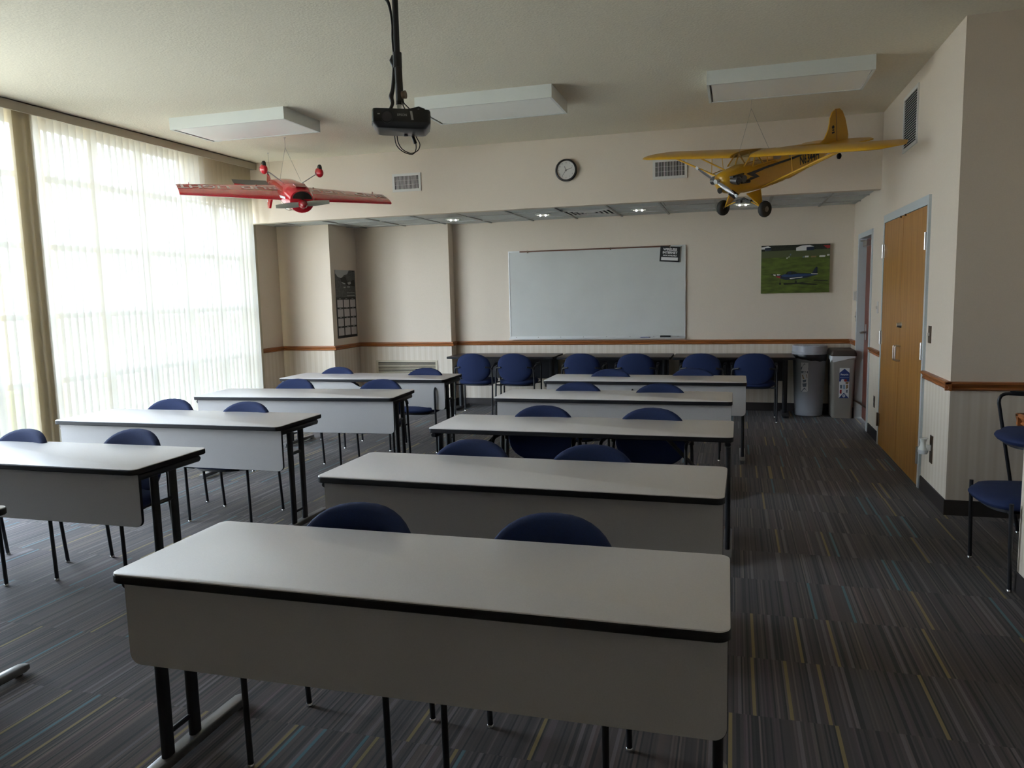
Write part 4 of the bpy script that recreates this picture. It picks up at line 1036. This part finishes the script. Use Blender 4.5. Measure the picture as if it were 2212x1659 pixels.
for v in tx.data.vertices:        # painted on the side of the rear fuselage
    y, z = v.co.y/S, v.co.z/S; ks = [(1.3, .36, -.60, .48), (2.2, .26, -.50, .40), (3.2, .16, -.30, .26), (4.1, .06, -.06, .13)]
    for A_, B_ in zip(ks, ks[1:]):
        if A_[0] <= y <= B_[0]:
            t = (y-A_[0])/(B_[0]-A_[0]); hw, zb, zt = [A_[k]+(B_[k]-A_[k])*t for k in (1, 2, 3)]; q = min(.97, abs((z-(zb+zt)/2)/((zt-zb)/2)))
            v.co.x = (hw*(1-q**4.5)**(1/4.5)+.008)*S
# nose: cylinder heads, propeller, cowl openings
for s_ in (-1, 1):
    b = MB()
    b.tube([(s_*.30, -1.50, -.04), (s_*.58, -1.50, -.06)], .13, 14); b.tube([(s_*.58, -1.50, -.06), (s_*.62, -1.50, -.06)], .08, 10); b.tube([(s_*.30, -1.22, -.04), (s_*.56, -1.22, -.06)], .12, 14)
    scaled(b, S).build('engine_cylinder', 'engine', yp, smooth=50)
b = MB()
for s_ in (-1, 1): b.box(min(s_*.30, s_*.46), max(s_*.30, s_*.46), -1.62, -1.10, .06, .10); b.tube([(s_*.40, -1.2, -.18), (s_*.44, -.85, -.22)], .045, 8)
scaled(b, S).build('cooling_baffle', 'black', yp, smooth=40)
b = MB(); b.lathe([(.001, 0), (.10, 0), (.10, .02), (.001, .02)], 16, Matrix.Translation((0, -1.79, -.42+.10)) @ Euler((PI/2, 0, 0)).to_matrix().to_4x4()); scaled(b, S).build('air_intake', 'cowl_hole', yp)
b = MB(); b.tube([(.22, -1.55, -.42), (.34, -1.42, -.60)], .10, 12); scaled(b, S).build('exhaust', 'cowl_hole', yp, smooth=50)
b = MB(); b.tube([(0, -1.78, 0), (0, -1.93, 0)], .055, 12); b.tube([(0, -1.93, 0), (0, -1.96, 0)], .085, 12); scaled(b, S).build('prop_hub', 'silver', yp, smooth=50)
ang = math.radians(-29)
def blade(b, L0, L1, sgn, w_, tw):
    rings = []
    for i in range(9):
        t = i/8; r = L0+(L1-L0)*t; ww = w_*(.45+1.1*math.sin(PI*min(1, t*.9+.08))**.7)*(1 if t < .95 else .6); a = tw*(1-.6*t); rg = []
        for j in range(10):
            q = 2*PI*j/10; cx, cz_ = ww*math.cos(q), .018*math.sin(q); rg.append((r*sgn, -1.92+cx*math.sin(a)*1.0+cz_*math.cos(a), (cx*math.cos(a)-cz_*math.sin(a))*sgn))
        rings.append(rg)
    b.loft(rings)
RotP = Matrix.Rotation(ang, 4, 'Y')
for sg in (-1, 1):
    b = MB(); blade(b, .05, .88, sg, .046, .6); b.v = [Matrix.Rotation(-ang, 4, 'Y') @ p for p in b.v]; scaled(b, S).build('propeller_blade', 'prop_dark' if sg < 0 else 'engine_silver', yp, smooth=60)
    b = MB(); b.ell((sg*.93, -1.92, 0), (.075, .03, .06), 12, 8); b.v = [Matrix.Rotation(-ang, 4, 'Y') @ p for p in b.v]; scaled(b, S).build('blade_tip', 'sticker_white', yp, smooth=60, label='white blade tip')
# struts
b = MB()
for s_ in (-1, 1):
    b.tube([(s_*.40, -.30, -.55), (s_*3.40, -.40, .53)], .035, 8); b.tube([(s_*.40, .25, -.55), (s_*3.30, .35, .53)], .03, 8)
    b.tube([(s_*1.75, -.34, -.07), (s_*1.80, .30, -.04)], .015, 6); b.tube([(s_*1.75, -.34, -.07), (s_*1.70, -.30, .55)], .012, 6); b.tube([(s_*1.80, .30, -.04), (s_*1.82, .30, .55)], .012, 6)
scaled(b, S).build('wing_strut', 'yellow', yp, smooth=50)
# landing gear
for s_ in (-1, 1):
    b = MB(); b.add([(s_*.36, -.95, -.60), (s_*.36, -.30, -.60), (s_*.80, -.78, -1.10), (s_*.78, -.68, -1.13), (s_*.38, -.95, -.62), (s_*.38, -.30, -.62)], [(0, 2, 3, 1), (4, 5, 3, 2), (0, 4, 2), (1, 3, 5), (0, 1, 5, 4)])
    b.tube([(s_*.37, -.95, -.60), (s_*.82, -.77, -1.12)], .028, 8); b.tube([(s_*.37, -.30, -.60), (s_*.82, -.77, -1.12)], .022, 8); b.tube([(s_*.80, -.77, -1.10), (s_*.02, -.70, -.82)], .018, 6)
    scaled(b, S).build('landing_gear_leg', 'yellow', yp, smooth=40)
    T = Matrix.Translation((s_*.92, -.77, -1.15)) @ Euler((0, s_*PI/2, 0)).to_matrix().to_4x4()
    b = MB(); b.lathe([(.09, -.085), (.18, -.10), (.245, -.075), (.265, -.03), (.265, .03), (.245, .075), (.18, .10), (.09, .085)], 28, T); w_ = scaled(b, S).build('wheel', 'tyre', yp, smooth=50)
    b = MB(); b.lathe([(.001, .10), (.04, .10), (.06, .085), (.095, .080), (.001, -.085)], 20, T); scaled(b, S).build('wheel_hub', 'bin_beige', w_, smooth=40)
b = MB(); b.tube([(-.22, -.72, -.90), (.0, -.71, -.82), (.22, -.72, -.90)], .035, 8); b.box(-.34, -.12, -.76, -.66, -.98, -.88); b.box(.10, .32, -.76, -.66, -.96, -.87); scaled(b, S).build('spring_strut', 'black', yp, smooth=40)
b = MB(); b.tube([(0, 3.95, -.06), (0, 4.25, -.22), (0, 4.30, -.36)], .022, 8); scaled(b, S).build('tail_spring', 'blackmetal', yp, smooth=50)
T = Matrix.Translation((0, 4.33, -.42)) @ Euler((0, PI/2, 0)).to_matrix().to_4x4()
b = MB(); b.lathe([(.001, -.035), (.09, -.04), (.11, -.02), (.11, .02), (.09, .04), (.001, .035)], 18, T); scaled(b, S).build('tail_wheel', 'tyre', yp, smooth=50)

# ---- red low-wing model hanging upside down
S2 = 1.176
rp_ = thing('model_airplane', (0, 0, 0), 'red low-wing model plane with BUD LIGHT wings hanging upside down by the blinds', 'model airplane')
pose(rp_, (-4.4901, 7.1613, 2.680), .7794, .2655, 3.1494)
def fr2(y, hw, zb, zt, sq=2.2, n=24): return frame(y, hw, zb, zt, sq, n)
b = MB(); b.loft([fr2(-.585, .060, -.035, .085, 2), fr2(-.575, .098, -.080, .105, 2.1), fr2(-.50, .112, -.105, .108, 2.4), fr2(-.36, .116, -.115, .106, 2.6), fr2(-.1, .105, -.11, .10, 2.6), fr2(.2, .075, -.075, .085, 2.4), fr2(.5, .040, -.03, .065, 2.2), fr2(.72, .012, .01, .045, 2)], True)
scaled(b, S2).build('fuselage', 'red', rp_, smooth=45)
b = MB(); b.loft([[(x*1.0, -.586-.002, z) for x, z in [(.080*math.cos(t), -.010-.060*math.sin(t)) for t in [PI*k/12 for k in range(13)]]], [(x, -.572, z) for x, z in [(.080*math.cos(t), -.010-.060*math.sin(t)) for t in [PI*k/12 for k in range(13)]]]])
scaled(b, S2).build('cowl_opening', 'cowl_hole', rp_)
b = MB(); b.add([(-.040, -.545, -.090-.012), (.040, -.545, -.102), (.050, -.46, -.116), (-.050, -.46, -.116), (-.040, -.53, -.09), (.040, -.53, -.09), (.05, -.46, -.10), (-.05, -.46, -.10)], [(0, 1, 2, 3), (0, 4, 5, 1), (1, 5, 6, 2), (2, 6, 7, 3), (3, 7, 4, 0)]); scaled(b, S2).build('chin_scoop', 'deepred', rp_)
b = MB(); b.ell((0, -.10, .085), (.062, .17, .075), 24, 14); scaled(b, S2).build('canopy', 'canopy', rp_, smooth=60)
b = MB(); prof = [(.001, .085), (.014, .080), (.028, .062), (.038, .030), (.040, .0), (.001, 0)]
b.lathe(prof, 24, Matrix.Translation((0, -.585, .03)) @ Euler((PI/2, 0, 0)).to_matrix().to_4x4()); scaled(b, S2).build('spinner', 'deepred', rp_, smooth=50)
for sg in (-1, 1):
    b = MB(); rings = []
    for i in range(8):
        t = i/7; r = .02+.20*t; ww = .013+.010*math.sin(PI*min(1, .2+t*.75)); rings.append([(r*sg, -.605+ww*.45*math.cos(q), .03+ww*math.sin(q)) for q in [2*PI*k/10 for k in range(10)]])
    b.loft(rings); Rr = Matrix.Translation((0, 0, .03)) @ Matrix.Rotation(-.13, 4, 'Y') @ Matrix.Translation((0, 0, -.03)); b.v = [Rr @ p for p in b.v]
    scaled(b, S2).build('propeller_blade', 'prop_grey', rp_, smooth=60)
RW = Matrix.Translation((0, -.12, 0)) @ Matrix.Rotation(-.15, 4, 'X') @ Matrix.Translation((0, .12, 0))
for s_ in (-1, 1):
    b = MB(); airfoil_wing(b, s_*.08, s_*.90, -.32, .08, -.24, .04, -.003, .022, .13, seg=8)
    b.v = [RW @ p for p in b.v]
    wg = scaled(b, S2).build('wing', 'red', rp_, smooth=50)
    T = Matrix.Translation((s_*.50*S2, -.05*S2, 0)) @ face_T((0, 0, 0), (1, 0, 0), (0, -1, 0))
    tx = text_mesh('wing_lettering', 'BUD  LIGHT', .150*S2, 'lettering', wg, T, sx=1.0, bold=.004, ext=0)
    bm = bmesh.new(); bm.from_mesh(tx.data); bmesh.ops.triangulate(bm, faces=bm.faces); bmesh.ops.subdivide_edges(bm, edges=[e_ for e_ in bm.edges if e_.calc_length() > .02], cuts=4); bm.to_mesh(tx.data); bm.free()
    for v in tx.data.vertices:      # wrap the letters onto the underside of the wing
        x, y, z = v.co/S2; t = (abs(x)-.08)/.82; le = -.32+.08*t; te = .08-.04*t; c = te-le; u = min(1, max(.001, (y-le)/c))
        yt = 5*.13*(.2969*math.sqrt(u)-.126*u-.3516*u*u+.2843*u**3-.1015*u**4)
        v.co = (RW @ Vector((x, y, -.003+.025*t-yt*c*.65+c*.01-.0022)))*S2
b = MB(); b.loft([[(-.010, y, z) for y, z in ((.50, .06), (.60, .17), (.68, .27), (.74, .28), (.80, .10), (.79, -.04), (.70, -.01))], [(.010, y, z) for y, z in ((.50, .06), (.60, .17), (.68, .27), (.74, .28), (.80, .10), (.79, -.04), (.70, -.01))]]); scaled(b, S2).build('tail_fin', 'red', rp_)
b = MB()
for k in range(4): b.add([(.0115, .62+k*.035, .08+k*.045), (.0115, .66+k*.035, .09+k*.045), (.0115, .77, .05+k*.05), (.0115, .76, .035+k*.05), (-.0115, .62+k*.035, .08+k*.045), (-.0115, .66+k*.035, .09+k*.045), (-.0115, .77, .05+k*.05), (-.0115, .76, .035+k*.05)], [(0, 1, 2, 3), (7, 6, 5, 4)])
scaled(b, S2).build('fin_stripe', 'sticker_white', rp_)
for s_ in (-1, 1):
    TR = Matrix.Translation((0, .68, .035)) @ Matrix.Rotation(-.14, 4, 'X') @ Matrix.Translation((0, -.68, -.035))
    b = MB(); airfoil_wing(b, s_*.02, s_*.34, .53, .79, .61, .77, .035, .035, .06, seg=4); b.v = [TR @ p for p in b.v]; tp = scaled(b, S2).build('tailplane', 'prop_dark', rp_, smooth=50)  # red tailplane coloured dark grey: a glossy reflection put into its colour
    b = MB(); b.tube([TR @ Vector((s_*.02, .527, .037)), TR @ Vector((s_*.34, .607, .037))], .007, 8); scaled(b, S2).build('leading_edge', 'deepred', tp, smooth=50)
b = MB()
for s_ in (-1, 1):
    b.add([(s_*.119, -.50, .01), (s_*.118, -.25, .03), (s_*.100, .0, .04), (s_*.060, .35, .045), (s_*.060, .35, .035), (s_*.104, .0, .025), (s_*.119, -.25, .01), (s_*.121, -.50, -.01)], [(0, 1, 2, 3, 4, 5, 6, 7)])
scaled(b, S2).build('side_stripe', 'sticker_white', rp_)
for s_ in (-1, 1):
    b = MB(); b.tube([(s_*.07, -.22, -.085), (s_*.225, -.22, -.19)], .0045, 8); scaled(b, S2).build('gear_leg', 'silver', rp_, smooth=50)
    b = MB(); b.ell((s_*.235, -.20, -.19), (.033, .08, .042), 18, 12); wp = scaled(b, S2).build('wheel_pant', 'red', rp_, smooth=60)
    T = Matrix.Translation((s_*.235, -.21, -.222)) @ Euler((0, PI/2, 0)).to_matrix().to_4x4()
    b = MB(); b.lathe([(.001, -.012), (.030, -.013), (.036, -.006), (.036, .006), (.030, .013), (.001, .012)], 20, T); scaled(b, S2).build('wheel', 'tyre', wp, smooth=50)
b = MB(); b.tube([(0, .74, -.0), (0, .78, -.045)], .004, 6); b.ell((0, .79, -.05), (.006, .014, .014), 10, 8); scaled(b, S2).build('tail_wheel', 'tyre', rp_, smooth=50)
b = MB()
for s_ in (-1, 1): b.box(s_*.25-.002, s_*.25+.002, .035, .06, -.03, -.005); b.box(s_*.80-.002, s_*.80+.002, .015, .04, -.02, .02)
scaled(b, S2).build('control_horn', 'deepred', rp_)

# hanging wires from the ceiling to the models
def wires(name, segs, lab):
    r_ = thing(name, segs[0][0], lab, 'wire'); o = Vector(segs[0][0]); b = MB()
    for p, q in segs: b.tube([Vector(p)-o, Vector(q)-o], .0016, 6)
    b.build('line', 'wire', r_)
    h = MB()
    for p in sorted({tuple(s_[0]) for s_ in segs if abs(s_[0][2]-ZC) < 1e-6}): h.lathe([(.001, 0), (.011, 0), (.011, -.006), (.004, -.012), (.001, -.014)], 12, Matrix.Translation(Vector(p)-o))
    h.build('ceiling_hook', 'outlet', r_, smooth=40)
def LW(o, p):
    R = Euler(o.rotation_euler, 'YXZ').to_matrix(); return Vector(o.location)+R @ Vector(p)
k0 = (.135, 7.307, ZC); kn = (.135, 7.307, ZC-.09)
wires('hanging_wire', [(k0, kn), (kn, LW(yp, (-.40*S, -.35*S, .62*S))), (kn, LW(yp, (.55*S, .05*S, .62*S))), ((.93, 8.08, ZC), LW(yp, (0, 4.22*S, 1.25*S)))], 'thin wires holding the yellow plane from two ceiling hooks')
k0 = (-4.50, 7.20, ZC); kn = (-4.50, 7.20, ZC-.10)
wires('hanging_wire', [(k0, kn), (kn, LW(rp_, (-.09*S2, -.16*S2, -.10*S2))), (kn, LW(rp_, (.09*S2, -.16*S2, -.10*S2))), ((-5.14, 7.86, ZC), LW(rp_, (0, .66*S2, .01*S2)))], 'thin wires holding the red plane from two ceiling hooks')
